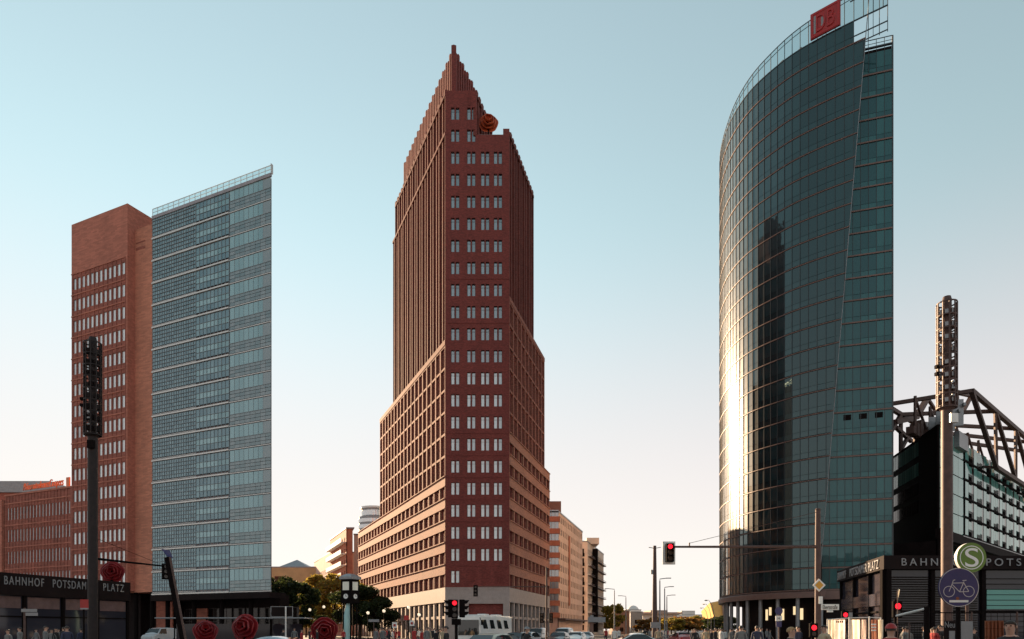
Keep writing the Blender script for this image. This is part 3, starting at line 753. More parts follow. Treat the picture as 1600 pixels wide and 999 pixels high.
for i, u in enumerate((14, 15.6, 18.2, 21.8, 23.0)):
    p = cp(u, -4.1, 0); d2 = Vector((nrm(u).y, -nrm(u).x)); mb.box((p.x, p.y, 4.3+.6*(i % 2)), (.5, .12, 1.9-.5*(i % 2)), math.atan2(d2.y, d2.x))
mb.build('lobby_lamp', 'lobby_glow', t)
# ================================================================== dark glass building with the roof truss
C0 = Vector((X(1466, 125), 125)); SR = Fr(C0, C0+Vector((.734, .679))*80); SLf = Fr(C0+Vector((.193, .981))*24, C0)
t = thing('truss_building', (100, 150, 0), 'dark glass building at the right edge with a steel truss across its roof', 'office building')
zt = Z(665, 125); zb = Z(827, 126.5); fh = 3.28; nf = int((zt-zb)/fh); fh = (zt-zb)/nf
mb = MB(); mb.prism(offset([C0, SR.pt(79, 0, 0).to_2d(), SR.pt(79, 0, 0).to_2d()+Vector((-25, 28)), SLf.p], [.4, 0, 0, .4]), zb-2.2, zt); mb.build('core', 'black_clad', t)
u_col = [SR.at(p) for p in (1471, 1489.5, 1505)]
for k in range(nf):
    z = zb+k*fh; mb = MB()
    SR.quad(mb, .05, u_col[1]-.05, 0, z+.04, z+fh-.04, 0, .006)
    SR.quad(mb, u_col[1]+.05, (u_col[1]+u_col[2])/2-.04, 0, z+.04, z+fh-.04, 0, .006); SR.quad(mb, (u_col[1]+u_col[2])/2+.04, u_col[2], 0, z+.04, z+fh-.04, 0, .006)
    mb.build('glass_strip', 'mint', t)
    mb = MB(); mx = MB(); rl = MB(); u = u_col[2]+1.5; bi = 0
    while u < 76:
        w = 2.3; SR.quad(mb, u, u+w, 0, z+.45, z+fh-.05, 0, .006); u += w+.1
        if bi % 2 == 0:
            SR.quad(mb, u, u+2.2, 0, z+1.3, z+fh-.4, 0, .006); SR.quad(mb, u+2.3, u+3.8, -.05, z+.45, z+fh-.05, 1, .006)
            for q in range(9): SR.box(mb, u+q*.4, u+q*.4+.07, .02, .07, z+.45, z+1.75, 2)
            u += 3.9
        else:
            for q in range(4): SR.quad(mb, u+q*1.0, u+q*1.0+.94, 0, z+.6, z+fh-.3, 0, .006)
            for q in range(10): SR.box(mb, u+q*.4, u+q*.4+.07, .02, .07, z+.45, z+1.3+.3*(q > 5), 2)
            SR.quad(mb, u+4.1, u+5.0, -.05, z+.45, z+fh-.05, 1, .006); u += 5.2
        bi += 1
    mb.build('glass_band', ['mint', 'dusk', 'black'], t)
    mb = MB(); SR.box(mb, 0, 79, -.3, .06, z-.05, z+.05); SR.box(mb, u_col[2], 79, .02, .16, z+.08, z+.4); mb.build('floor_edge', 'black', t)
mb = MB(); SR.box(mb, 0, 79, -.5, .45, zb-1.9, zb-.06); SR.box(mb, u_col[2]-2, 79, .45, .55, zb-.28, zb-.10, 1); mb.build('soffit_beam', ['black_clad', 'grey_steel'], t)
for zz0, zz1 in ((zt-3.3, zt-.4), (zt-7.2, zt-4.6)):
    mb = MB()
    for i in range(12): SLf.quad(mb, i*1.25+.05, i*1.25+1.2, .06, zz0, zz1, 0, .006)
    mb.build('glass_band', 'mint', t)
for zz0 in (zt-10.9, zt-14.4):
    mb = MB()
    for i in range(12): SLf.quad(mb, i*1.25+.05, i*1.25+1.2, .06, zz0, zz0+2.4, 0, .006)
    mb.build('glass_band', 'dusk', t)
mb = MB(); SLf.box(mb, 0, 24, -.3, 0, zb-10, zt+.2); SLf.box(mb, 15.3, 24, 0, .12, zb-10, zt+.2); mb.build('wall', 'night_clad', t)
# recessed lower floors and the pale glazed strip
mb = MB(); SR.box(mb, .3, 78, -9, -3, 0, zb-2.2); SR.box(mb, .3, 9, -3.2, -.4, 0, zb-2.2); mb.build('wall', 'black_clad', t)
mb = MB()
for i in range(44): SR.quad(mb, u_col[2]+1+i*1.5, u_col[2]+2.4+i*1.5, -2.9, zb-6.4, zb-2.4, 0, .006)
mb.build('glass_band', 'mint', t)
mb = MB()
for i in range(3): SLf.box(mb, 8.5, 24, -3-.8*i, -2.6-.8*i, zt+1.2+i*1.1, zt+1.75+i*1.1)
for i in range(5): SLf.box(mb, 9+i*3.5, 9.25+i*3.5, -4.5, -2.6, zt, zt+4.8)
mb.build('roof_louvre', 'grey_steel', t)
# rooftop trusses
tr = MB()
off = 2.2
def tp(px, py): u = SR.at(px, off); q = SR.pt(u, off, 0); return SR.pt(u, off, Z(py, q.y))
zt1 = tp(1518, 611).z; zb1 = tp(1557, 731).z
A_ = [SR.pt(SR.at(p, off), off, zt1) for p in (1518, 1555, 1587, 1612, 1634, 1653)]
B_ = [SR.pt(SR.at(p, off), off, zb1) for p in (1557, 1587, 1613, 1635)]
for a, b in zip(A_, A_[1:]): tr.bar(a, b, .85, .85)
for a, b in zip(B_, B_[1:]): tr.bar(a, b, .85, .85)
tr.bar(A_[0], B_[0], .8, .8)
for i in range(4):
    tr.bar(A_[i+1], B_[i], .5, .5); tr.bar(A_[i+1], B_[min(i+1, 3)], .7, .7)
tr.build('roof_truss', 'steel', t)
tr = MB(); off2 = -11
def tq(px, py): u = SR.at(px, off2); q = SR.pt(u, off2, 0); return SR.pt(u, off2, Z(py, q.y))
c1, c2, c3, c4 = tq(1398, 660), tq(1432, 652), tq(1449, 622), tq(1468, 619)
for a, b, w in ((c1, c2, 1.1), (c2, c3, 1.0), (c3, c4, .9), (c4, tq(1494, 613), .9), (tq(1494, 613), tq(1516, 618), .9), (tq(1494, 613), tq(1497, 650), .9), (tq(1516, 622), tq(1500, 652), .8), (c2, tq(1468, 640), .5), (c3, tq(1470, 655), .6), (tq(1400, 668), tq(1424, 690), .7)): tr.bar(a, b, w, w)
for i in range(5):
    b0 = SR.pt(6+i*9, off2, zt1-1.0); tr.bar(b0, A_[min(i, 5)]-Vector((0, 0, 0)), .7, .7)
    tr.bar(SR.pt(6+i*9, off2, zt+.3), SR.pt(6+(i+1)*9, off2, zt1-1), .65, .65); tr.bar(b0, SR.pt(15+i*9, off2, zt1-1), .75, .75); tr.bar(SR.pt(6+i*9, off2, zt), b0, .6, .6)
for i in range(6): tr.bar(SR.pt(4+i*9, -5, zt1-1.6), SR.pt(13+i*9, -5, zt+.8), .4, .4); tr.bar(SR.pt(4+i*9, -5, zt+.4), SR.pt(4+i*9, -5, zt1-1.2), .4, .4)
for i in range(4): tr.bar(B_[i], SR.pt(SR.at([1557, 1587, 1613, 1635][i], off), -11, zt+.4), .5, .5)
tr.build('roof_truss', 'steel', t)
mb = MB()
for i in range(7): SR.box(mb, 2+i*2.1, 3.4+i*2.1, -6, -4.6, zt, zt+1.4+1.0*(i % 3))
mb.build('roof_plant', 'steel', t)
mb = MB(); SR.box(mb, 3.3, 5.0, -.2, .9, zt-1.3, zt+1.4); mb.build('facade_cradle', 'grey_steel', t)
mb = MB(); SR.box(mb, u_col[1]+.5, u_col[2]-.2, .0, .9, zt-2.2, zt+.8); mb.build('facade_cradle', 'grey_steel', t)

# ================================================================== station entrance halls
M['hall_glass'] = glass('hall_glass', (.018, .018, .026), (.05, .048, .062), 1.4, .05)
def hall(name, label, frames, poly, h0, h1, roofcol='black_clad'):
    t = thing(name, (sum(p[0] for p in poly)/len(poly), sum(p[1] for p in poly)/len(poly), 0), label, 'station entrance', 'station entrance halls')
    mb = MB(); mb.prism(poly, h0, h1); mb.build('roof_fascia', roofcol, t)
    for fr, n in frames:
        ps = fr.L/n
        for i in range(n+1):
            mb = MB(); u = min(max(i*ps, .15), fr.L-.15); fr.box(mb, u-.14, u+.14, -.5, -.2, 0, h0); mb.build('post', 'black', t)
        for i in range(n):
            mb = MB(); u = i*ps
            fr.quad(mb, u+.2, u+ps-.2, -.4, .15, 2.9, 0, .004); fr.quad(mb, u+.2, u+ps-.2, -.4, 3.0, h0-.05, 0, .004); mb.build('glass_wall', 'hall_glass', t)
        for z in (2.95,):
            mb = MB(); fr.box(mb, .1, fr.L-.1, -.48, -.26, z-.06, z+.06); mb.build('transom', 'black', t)
    return t
p0 = Vector((X(-60, 62), 62)); q0 = Vector((X(204, 79.5), 79.5)); LHf = Fr(Vector((X(0, 65), 65)), q0)
u_ = LHf.u; p0 = LHf.p-u_*14; LH = Fr(p0, q0); back = -LH.n
h1 = Z(894, 65); h0 = Z(929, 65)
t = hall('station_hall', 'dark glazed station entrance hall with a lettered fascia at the left edge of the square', [(LH, 7)], [p0, q0, q0+back*9, p0+back*9], h0, h1)
for i in range(7):
    mb = MB(); ps = LH.L/7; LH.quad(mb, i*ps+.35, (i+1)*ps-.35, -.36, h0-1.25, h0-.12, 0); mb.build('transom_panel', 'panel_brown', t)
for wd, a, b in (('BAHNHOF', 6, 68), ('POTSDAMER', 82, 147), ('PLATZ', 161, 193)):
    zc = h1-.75; text(wd, LH, LH.at(a), LH.at(b), h1-1.15, h1-.32, .03, 'letter', t, 'fascia_lettering', .05, 1.25)
M['warm_lamp'] = emit('warm_lamp', (1, .62, .36), .5)
mb = MB()
for i in range(6): LH.box(mb, LH.at(12+i*26)-.8, LH.at(12+i*26)+.9, -1.6, -1.5, h0-1.3, h0-.15)
mb.build('interior_panel', 'terra', t)
mb = MB(); LH.box(mb, LH.at(107), LH.at(115), -1.2, -1.1, 2.0, 3.2); mb.build('lit_panel', 'warm_lamp', t)
K = Vector((X(1381, 48), 48)); J = Vector((X(1308, 61), 61)); RH = Fr(K, K+Vector((22, .6))); RS = Fr(J, K)
h1 = Z(868, 48); h0 = Z(889.5, 48)
t = hall('station_hall', 'dark glazed station entrance hall with a lettered fascia behind the bicycle sign', [(RH, 6), (RS, 3)], [J, K, RH.pt(22, 0, 0).to_2d(), RH.pt(22, 0, 0).to_2d()+Vector((2, 13))], h0-.0, h1)
zA, zB = h1-.72, h1-.20
text('BAHNHOF', RH, RH.at(1408), RH.at(1512), zA, zB, .03, 'letter', t, 'fascia_lettering', .05, 1.5)
text('POTSDAMER', RH, RH.at(1540), RH.at(1676), zA, zB, .03, 'letter', t, 'fascia_lettering', .05, 1.5)
text('POTSDAMER PLATZ', RS, RS.at(1329), RS.at(1374), zA-.12, zB+.02, .03, 'letter', t, 'fascia_lettering', .05, 1.1)
text('BAHNHOF', RS, RS.at(1310), RS.at(1323), zA-.12, zB+.02, .03, 'grey_steel', t, 'fascia_lettering', .05, 1.1)
mb = MB()
for i in range(30): RH.box(mb, .3, 6.9, -.34, -.26, .4+i*.17, .46+i*.17)
for i in range(14): RH.box(mb, 7.4, 21.5, -.34, -.28, .3+i*.38, .34+i*.38)
mb.build('louvre', 'black', t)
mb = MB()
for i in range(4): RH.quad(mb, 7.6+i*3.6, 10.9+i*3.6, -.30, 3.1, 4.5, 0)
mb.build('glass_wall', 'mint', t)
mb = MB(); RS.box(mb, .6, RS.L-.7, -.25, -.2, 3.4, 4.3); mb.build('glass_wall', 'hall_glass', t)
mb = MB(); mb.bar(RS.pt(5, -.6, h0-.4), RS.pt(11, -.8, h0-.15), .08); mb.build('lamp_tube', 'letter', t)

# ================================================================== background buildings
def block(name, label, cat, poly, z0, z1, wallm, frames=(), par=None, floors=0, f0=1.0, fhh=3.2, wh=1.7, ww=1.3, pitch=3, group=None, wm='win_side', parapet=True, cap=60, lips=None, roof='grey_steel'):
    c = (sum(p[0] for p in poly)/len(poly), sum(p[1] for p in poly)/len(poly), 0)
    t = par or thing(name, c, label, cat, group)
    spec = []; wb = MB()
    edges = list(frames)
    wb.prism(offset(poly, [.3]*len(poly)), z0, z1-.1)
    for fr in edges:
        hs = []; n = max(1, int((fr.L-.8)/pitch)); p = (fr.L-.8)/n
        for k in range(floors):
            z = z0+f0+k*fhh
            if z+wh > z1-.4: break
            for i in range(n):
                u = .4+i*p+(p-ww)/2; hs.append((u, u+ww, z, z+wh)); spec.append((fr, u, u+ww, z, z+wh, -.2, 2 if ww > .9 else 1, .07, None))
            if lips: fr.box(wb, 0, fr.L, 0, .14, z-.5, z-.3, 1 if isinstance(wallm, list) else 0)
        fr.holes(wb, 0, fr.L, z0, z1, hs, .28)
    wb.build('wall', wallm, t)
    mb = MB(); mb.prism(offset(poly, [-.12]*len(poly)), z1-.02, z1+.35); mb.build('roof', roof, t)
    windows(t, spec, ['frame', wm], cap=cap)
    return t
M['rosy'] = mat('lit_rosy_plaster', (.58, .38, .30), .85, .15, .4)  # plaster lightened to stand for sunlight reflected into the street
M['cream'] = mat('cream_plaster', (.66, .52, .43), .85, .12, .4)
M['sunwarmed'] = mat('sunwarmed_cladding', (.52, .32, .16), .8, .2, .25, fine=.1)  # orange of reflected sunlight put into the wall colour
M['brickmid'] = mat('orange_brick', (.40, .15, .09), .85, .2, .5, fine=.15)
M['brown'] = mat('brown_wall', (.22, .12, .09), .85, .2, .5)
# end of the left street
fr = Fr((X(424, 250), 250), (X(520, 250), 250)); zt = Z(887, 250)
t = block('theatre', 'ochre block with a small pyramid roof closing the street left of the brick skyscraper', 'theatre', [fr.p, fr.pt(fr.L, 0, 0).to_2d(), fr.pt(fr.L, -30, 0).to_2d(), fr.pt(0, -30, 0).to_2d()], 0, zt, 'sunwarmed', [fr], floors=0)
mb = MB(); c = P(463, 880, 262); b = [(c.x-6, 256, zt+.3), (c.x+7, 256, zt+.3), (c.x+7, 270, zt+.3), (c.x-6, 270, zt+.3)]; ap = (c.x, 263, zt+4.2)
for i in range(4): mb.face([b[i], b[(i+1) % 4], ap])
mb.build('pyramid_roof', 'grey_steel', t)
mb = MB(); fr.box(mb, 1.2, 5.2, -.02, .08, zt-6, zt-3.2); mb.build('window', 'dusk', t)
mb = MB(); fr.box(mb, 6, 20, .05, 1.5, 12.6, 16.5); mb.build('canopy', 'grey_steel', t)
# balcony house left street
c1 = Vector((X(541, 195), 195)); fl = Fr(c1, c1+DL*28, flip=True); ff = Fr(c1, (X(553, 195), 195)); zt = Z(826, 195)
t = block('balcony_house', 'brick apartment house with long white balconies behind the historic clock tower', 'apartment house', [c1, Vector((X(553, 195), 195)), Vector((X(553, 195)-9, 222)), c1+DL*28], 0, zt, 'brickmid', [fl], floors=9, pitch=3.5)
for k in range(8):
    mb = MB(); z = 3.6+k*3.3; fl.box(mb, .6, 27.5, .02, 1.5, z, z+.25); fl.box(mb, .6, 27.5, 1.35, 1.5, z+.25, z+1.25); mb.build('balcony', 'white', t)
c2 = c1+DL*28; fl2 = Fr(c2, c2+DL*36, flip=True)
block('terrace_house', 'lower rosy apartment house behind the house with white balconies', 'apartment house', [c2+Vector((.2, 0)), c2+Vector((9, 1)), c2+Vector((9, 1))+DL*36, c2+DL*36], 0, Z(866, 225), 'rosy', [fl2], floors=7, pitch=2.6, ww=1.2, lips=True)
c3 = Vector((X(553, 200), 200)); f3 = Fr(c3, (X(600, 200), 200))
block('corner_house', 'pale narrow house squeezed between the balcony house and the brick skyscraper', 'apartment house', [c3, f3.pt(f3.L, 0, 0).to_2d(), f3.pt(f3.L, -14, 0).to_2d(), f3.pt(0, -14, 0).to_2d()], 0, Z(836, 200), 'cream', [f3], floors=9, pitch=3.2, ww=1.9, wm='win')
t = thing('round_tower', (X(586, 270), 270, 0), 'grey round topped tower rising behind the left shoulder of the brick skyscraper', 'office tower')
c = (X(586, 270), 270)
for r_, za, zb_, m_ in ((6.4, 0, Z(810, 270), 'grey_steel'), (5.2, Z(810, 270), Z(797, 270), 'grey_steel')):
    mb = MB(); mb.tube([(c[0], c[1], za), (c[0], c[1], zb_)], r_, 28); mb.build('wall', m_, t)
mb = MB(); mb.tube([(c[0], c[1], Z(797, 270)), (c[0], c[1], Z(794, 270))], 5.7, 28); mb.build('roof', 'alu', t)
for z in (Z(828, 270), Z(819, 270)):
    mb = MB(); mb.tube([(c[0], c[1], z), (c[0], c[1], z+1.4)], 6.5, 28); mb.build('window_ring', 'win_sky_pale', t)
mb = MB(); mb.tube([(c[0], c[1], Z(808, 270)), (c[0], c[1], Z(800, 270))], 5.3, 28); mb.build('window_ring', 'win_sky_pale', t)
# right street row
c1 = Vector((X(873, 165), 165)); fr_ = Fr(c1, c1+DR*35); ff = Fr((X(850, 165), 165), c1); zt = Z(801, 165)
t = block('hotel_block', 'pink-lit office block with rounded brick bays next to the right foot of the brick skyscraper', 'office building', [Vector((X(850, 165), 165)), c1, c1+DR*35, c1+DR*35+Vector((-12, 2))], 0, zt, 'rosy', [fr_], floors=9, f0=4.2, fhh=2.95, wh=1.55, ww=1.05, pitch=2.15, wm='win', cap=90)
for k in range(9):
    z = 4.6+k*2.9; mb = MB(); ff.box(mb, 0, ff.L+.25, -.2, .45, z, z+1.25); mb.build('bay_band', 'brickmid', t)
    mb = MB()
    for i in range(4): ff.quad(mb, i*ff.L/4+.05, (i+1)*ff.L/4-.05, .12, z+1.3, z+2.85)
    mb.build('window', 'win', t)
mb = MB(); fr_.box(mb, 12.8, 14.0, 0, .3, 8, zt-4, 0); mb.build('pilaster', 'brickmid', t)
mb = MB(); fr_.box(mb, 0, 34, .02, 1.7, 4.1, 4.5); mb.build('canopy', 'steel', t)
mb = MB(); q = ff.pt(ff.L*.5, -3, 0); mb.box((q.x, q.y+3, zt+1.6), (5.0, 8, 3.0)); mb.build('penthouse', 'brown', t)
c2 = Vector((X(918, 215), 215)); f2 = Fr(c2, c2+DR*38); g2 = Fr((X(900, 215), 215), c2); zt = Z(847, 215)
t = block('apartment_block', 'apartment block with dark stacked balconies at the far end of the right hand row', 'apartment block', [Vector((X(900, 215), 215)), c2, c2+DR*38, c2+DR*38+Vector((-10, 2))], 0, zt, 'cream', [f2, g2], floors=9, f0=1.6, fhh=3.0, wh=1.7, ww=1.5, pitch=2.7)
for k in range(8):
    z = 3.8+k*3.0; mb = MB(); f2.box(mb, 1, 37, .02, 1.1, z, z+.22); f2.box(mb, 1, 37, 1.0, 1.1, z+.5, z+.62); mb.build('balcony', 'steel', t)
    mb = MB(); f2.box(mb, 9, 12.5, .02, 1.3, z+.3, z+1.5); mb.build('balcony', 'black', t)
    mb = MB(); g2.box(mb, .5, 2.6, .02, 1.0, z, z+1.0); mb.build('balcony', 'black', t)
mb = MB(); f2.box(mb, 10.2, 11.4, .0, 1.7, 1, zt-1); mb.build('stair_tower', 'black', t)
mb = MB(); mb.box((c2.x+2.3, c2.y+9, zt+1), (4, 8, 2)); mb.build('penthouse', 'cream', t)
# low blocks at the vanishing point
def simple(name, label, px0, px1, py, Y, dep, m, fl=3, ww=1.4, pitch=3, wm='win_side'):
    fr = Fr((X(px0, Y), Y), (X(px1, Y), Y))
    return block(name, label, 'building', [fr.p, fr.pt(fr.L, 0, 0).to_2d(), fr.pt(fr.L, -dep, 0).to_2d(), fr.pt(0, -dep, 0).to_2d()], 0, Z(py, Y), m, [fr], floors=fl, pitch=pitch, ww=ww, wm=wm, cap=30)
M['far_hazed'] = mat('far_hazed_wall', (.62, .58, .55), .8, .08, .1)  # pale tone carries the distance haze, no haze volume is built
M['far_roof'] = mat('far_brown_roof', (.36, .25, .20), .8, .1, .1)
M['gold'] = mat('gold_cladding', (.72, .42, .12), .45, .15, .3)
simple('low_block', 'dark brown low block at the end of the avenue beside the autumn tree', 959, 984, 955, 260, 14, 'brown', 2)
simple('low_block', 'grey low block right of the dark brown one at the end of the avenue', 985, 1004, 957, 280, 14, 'grey_steel', 2)
t = simple('domed_building', 'pale building with a shallow dome far down the avenue', 978, 1002, 953, 600, 30, 'far_hazed', 3)
mb = MB(); mb.sphere((X(989, 615), 615, Z(954, 600)), 5.5, sc=(1, 1, .9)); mb.build('dome', 'far_hazed', t)
fr = Fr((X(1000, 480), 480), (X(1062, 480), 480)); t = thing('gallery', (X(1031, 490), 490, 0), 'wide flat roofed pale building with a brown overhanging roof far down the avenue', 'building')
mb = MB(); fr.box(mb, 2, fr.L-2, -30, 0, 0, Z(960, 480)); mb.build('wall', 'far_hazed', t)
mb = MB(); fr.box(mb, -1, fr.L+1, -32, 4, Z(960, 480), Z(957, 480)); fr.box(mb, 8, fr.L-8, -28, -2, Z(957, 480), Z(953.5, 480)); mb.build('roof', 'far_roof', t)
simple('office_slab', 'long pale far building low over the trees left of the glass tower', 1050, 1104, 961, 560, 30, 'far_hazed', 4, 2)
simple('office_slab', 'taller pale slab standing behind the trees far left of the glass tower', 1065, 1086, 955, 700, 20, 'far_hazed', 5, 2)
t = thing('concert_hall', (X(1122, 400), 400, 0), 'golden tent shaped hall left of the foot of the glass tower', 'concert hall')
mb = MB(); a = [P(1109, 942, 400), P(1133, 937.5, 400), P(1137, 985, 400), P(1121, 985, 400)]; b = [p+Vector((6, 40, -4)) for p in a]
mb.face(a[::-1]); mb.face(b); [mb.face([a[i], a[(i+1) % 4], b[(i+1) % 4], b[i]]) for i in range(4)]
mb.build('wall', 'gold', t)
mb = MB(); mb.bar(P(1130, 938, 399), P(1134, 985, 399), 1.6); mb.build('edge_fin', 'far_roof', t)

# plaza side behind the viewer, mirrored in the glass
f_ = Fr((44, -32), (8, -32))
t = block('brick_block', 'brick block behind the viewer, mirrored in the lowest flat panes of the glass tower', 'office building', [Vector((44, -32)), Vector((8, -32)), Vector((8, -46)), Vector((44, -46))], 0, 27, 'rosy', [f_], floors=7, f0=5, fhh=3.1, wh=1.8, ww=1.5, pitch=3.0, cap=84)
mb = MB()
for i in range(5): f_.box(mb, 2.5+i*7, 5.5+i*7, -.02, .05, 0, 3.9)
mb.build('gate', 'black', t)

# ================================================================== trees
def leafmat(name, a, b):
    m = bpy.data.materials.new(name); m.use_nodes = True; n = m.node_tree.nodes; l = m.node_tree.links; p = principled(m)
    g = n.new('ShaderNodeNewGeometry'); r = n.new('ShaderNodeValToRGB'); r.color_ramp.elements[0].color = (*a, 1); r.color_ramp.elements[1].color = (*b, 1)
    l.new(g.outputs['Random Per Island'], r.inputs[0]); l.new(r.outputs[0], p.inputs['Base Color']); p.inputs['Roughness'].default_value = .6
    tr_ = n.new('ShaderNodeBsdfTranslucent'); l.new(r.outputs[0], tr_.inputs[0]); mx = n.new('ShaderNodeMixShader'); mx.inputs[0].default_value = .55
    l.new(p.outputs[0], mx.inputs[1]); l.new(tr_.outputs[0], mx.inputs[2]); l.new(mx.outputs[0], n['Material Output'].inputs[0]); return m
M['leaf_dark'] = leafmat('dark_leaf', (.022, .035, .012), (.05, .065, .018))
M['leaf_sunlit_yellow'] = leafmat('sunlit_yellow_leaf', (.16, .14, .028), (.42, .31, .06))  # yellow foliage, raised further to stand for sunlit crowns
M['leaf_orange'] = leafmat('orange_leaf', (.16, .085, .022), (.36, .18, .04))
M['bark'] = mat('bark', (.07, .05, .04), .9, .3, 5)
def tree_meshes(h, r, m, seed, n=2600, leaf=.34):
    rr = random.Random(seed); tm = MB(); cm = MB()
    tm.tube([(0, 0, 0), (.1, 0, h*.25), (0, .1, h*.5), (.15, 0, h*.8)], [.24*h/9, .19*h/9, .13*h/9, .04], 8)
    cl = []
    for i in range(26):
        a = rr.uniform(0, 6.283); z = h*(.30+.62*rr.random()); q = r*(.25+.72*rr.random()**.6)*math.sin(math.pi*min(1, max(.12, (z/h-.16)/.9)))**.6
        c = Vector((q*math.cos(a), q*math.sin(a), z)); cl.append((c, r*rr.uniform(.22, .40)))
        if i < 12: tm.tube([(0, 0, z*.62), (c.x*.5, c.y*.5, z*.85), c], [.07*h/9, .045*h/9, .015], 5)
    cl.append((Vector((0, 0, h*.92)), r*.3))
    for _ in range(n):
        c, s = rr.choice(cl); d = Vector((rr.gauss(0, 1), rr.gauss(0, 1), rr.gauss(0, 1))).normalized()*s*rr.random()**.4; d.z *= .8
        p = c+d; x = Vector((rr.gauss(0, 1), rr.gauss(0, 1), rr.gauss(0, .6))).normalized(); y = x.cross(Vector((rr.gauss(0, 1), rr.gauss(0, 1), rr.gauss(0, 1)))).normalized(); L = leaf*rr.uniform(.6, 1.3)
        cm.face([p-x*L, p-y*L*.6, p+x*L, p+y*L*.6])
    return tm.mesh('trunk', 'bark'), cm.mesh('crown', m)
TREES = {}
def tree(px, Y, h, r, kind, label, group=None, seed=1, rz=0):
    key = (kind, seed)
    if key not in TREES: TREES[key] = tree_meshes(10, 4.2, {'d': 'leaf_dark', 'y': 'leaf_sunlit_yellow', 'o': 'leaf_orange'}[kind], seed, 11000 if Y < 200 else 4200, .25 if Y < 200 else .42)
    t = thing('tree', (X(px, Y), Y, 0), label, 'tree', group, rz); t.scale = (r/4.2, r/4.2, h/10)
    for nm, me in zip(('trunk', 'crown'), TREES[key]):
        o = bpy.data.objects.new(nm, me); COL.objects.link(o); o.parent = t
tree(446, 118, Z(902, 118), 4.8, 'd', 'dark tree at the right foot of the bluish glass office tower', seed=1)
tree(420, 128, 8.5, 4.0, 'd', 'dark tree half hidden behind the bluish glass office tower', seed=1, rz=2)
tree(478, 150, 9.0, 3.6, 'y', 'smaller sunlit yellow tree nearest the dark tree by the office tower', seed=5, rz=1)
tree(522, 150, Z(898, 150), 7.6, 'y', 'tall sunlit yellow tree left of the historic clock tower', seed=2)
tree(495, 170, 10.5, 5.2, 'y', 'low sunlit yellow tree left of the tall yellow one', seed=2, rz=2.2)
tree(562, 128, Z(915, 128), 5.4, 'd', 'dark tree directly behind the historic clock tower', seed=5)
tree(592, 122, Z(936, 122), 3.6, 'd', 'dark low tree against the left side of the brick skyscraper', seed=1, rz=4)
tree(505, 120, 4.2, 2.0, 'd', 'dark bushy tree behind the dark red rose by the street', seed=5, rz=3)
tree(958, 235, Z(946, 235), 4.5, 'y', 'yellow tree at the end of the right hand row of buildings', seed=3)
rr = random.Random(11)
for i, (px, Y, py) in enumerate(((1012, 250, 968), (1028, 275, 965), (1049, 260, 966), (1064, 300, 964), (1076, 265, 966), (1090, 310, 963), (1103, 270, 967), (1117, 250, 965), (1128, 230, 963), (996, 300, 968), (940, 300, 962))):
    k = 'oyodooyodoy'[i] if False else ('o', 'o', 'y', 'o', 'o', 'y', 'o', 'd', 'd', 'o', 'o')[i]
    tree(px, Y, Z(py, Y), 4.2+rr.random(), k, {'o': 'orange autumn tree in the far row across the end of the avenue', 'y': 'yellow green tree in the far row across the end of the avenue', 'd': 'dark green tree at the far left of the glass tower foot'}[k], 'trees across the end of the avenue', seed=4 if k == 'o' else 3, rz=i)
# ================================================================== street furniture
M['lens_red'] = emit('red_signal', (1, .008, .02), .8)
M['lens_off'] = mat('dark_lens', (.03, .02, .015), .25, 0)
M['blue'] = mat('sign_blue', (.036, .032, .11), .4, .08, 4)
M['green'] = mat('sign_green', (.095, .17, .008), .35, .08, 4)
M['signwhite'] = mat('sign_white', (.74, .73, .70), .4, .04, 4)
M['signgrey'] = mat('sign_greyed_white', (.5, .47, .46), .4, .04, 4)
M['yellow'] = mat('sign_yellow', (.62, .30, .03), .4, .08, 4)
M['mast'] = mat('mast_paint', (.085, .048, .042), .55, .3, 3, spec=.3)
M['cyan'] = mat('pale_turquoise', (.36, .60, .60), .5, .12, .8)
M['milk'] = mat('milk_glass', (.78, .76, .66), .3, .05, 2)
M['globe'] = emit('lamp_globe', (1, .82, .6), .25)
M['orangep'] = mat('orange_panel', (.22, .06, .022), .6, .2, 1.2)
FC = Fr((0, 0), (1, 0))                       # helper frame facing the camera side
def frame_at(px, Y, az=0):
    c, s_ = math.cos(R(az)), math.sin(R(az)); p = Vector((X(px, Y), Y)); return Fr(p, p+Vector((c, s_)))
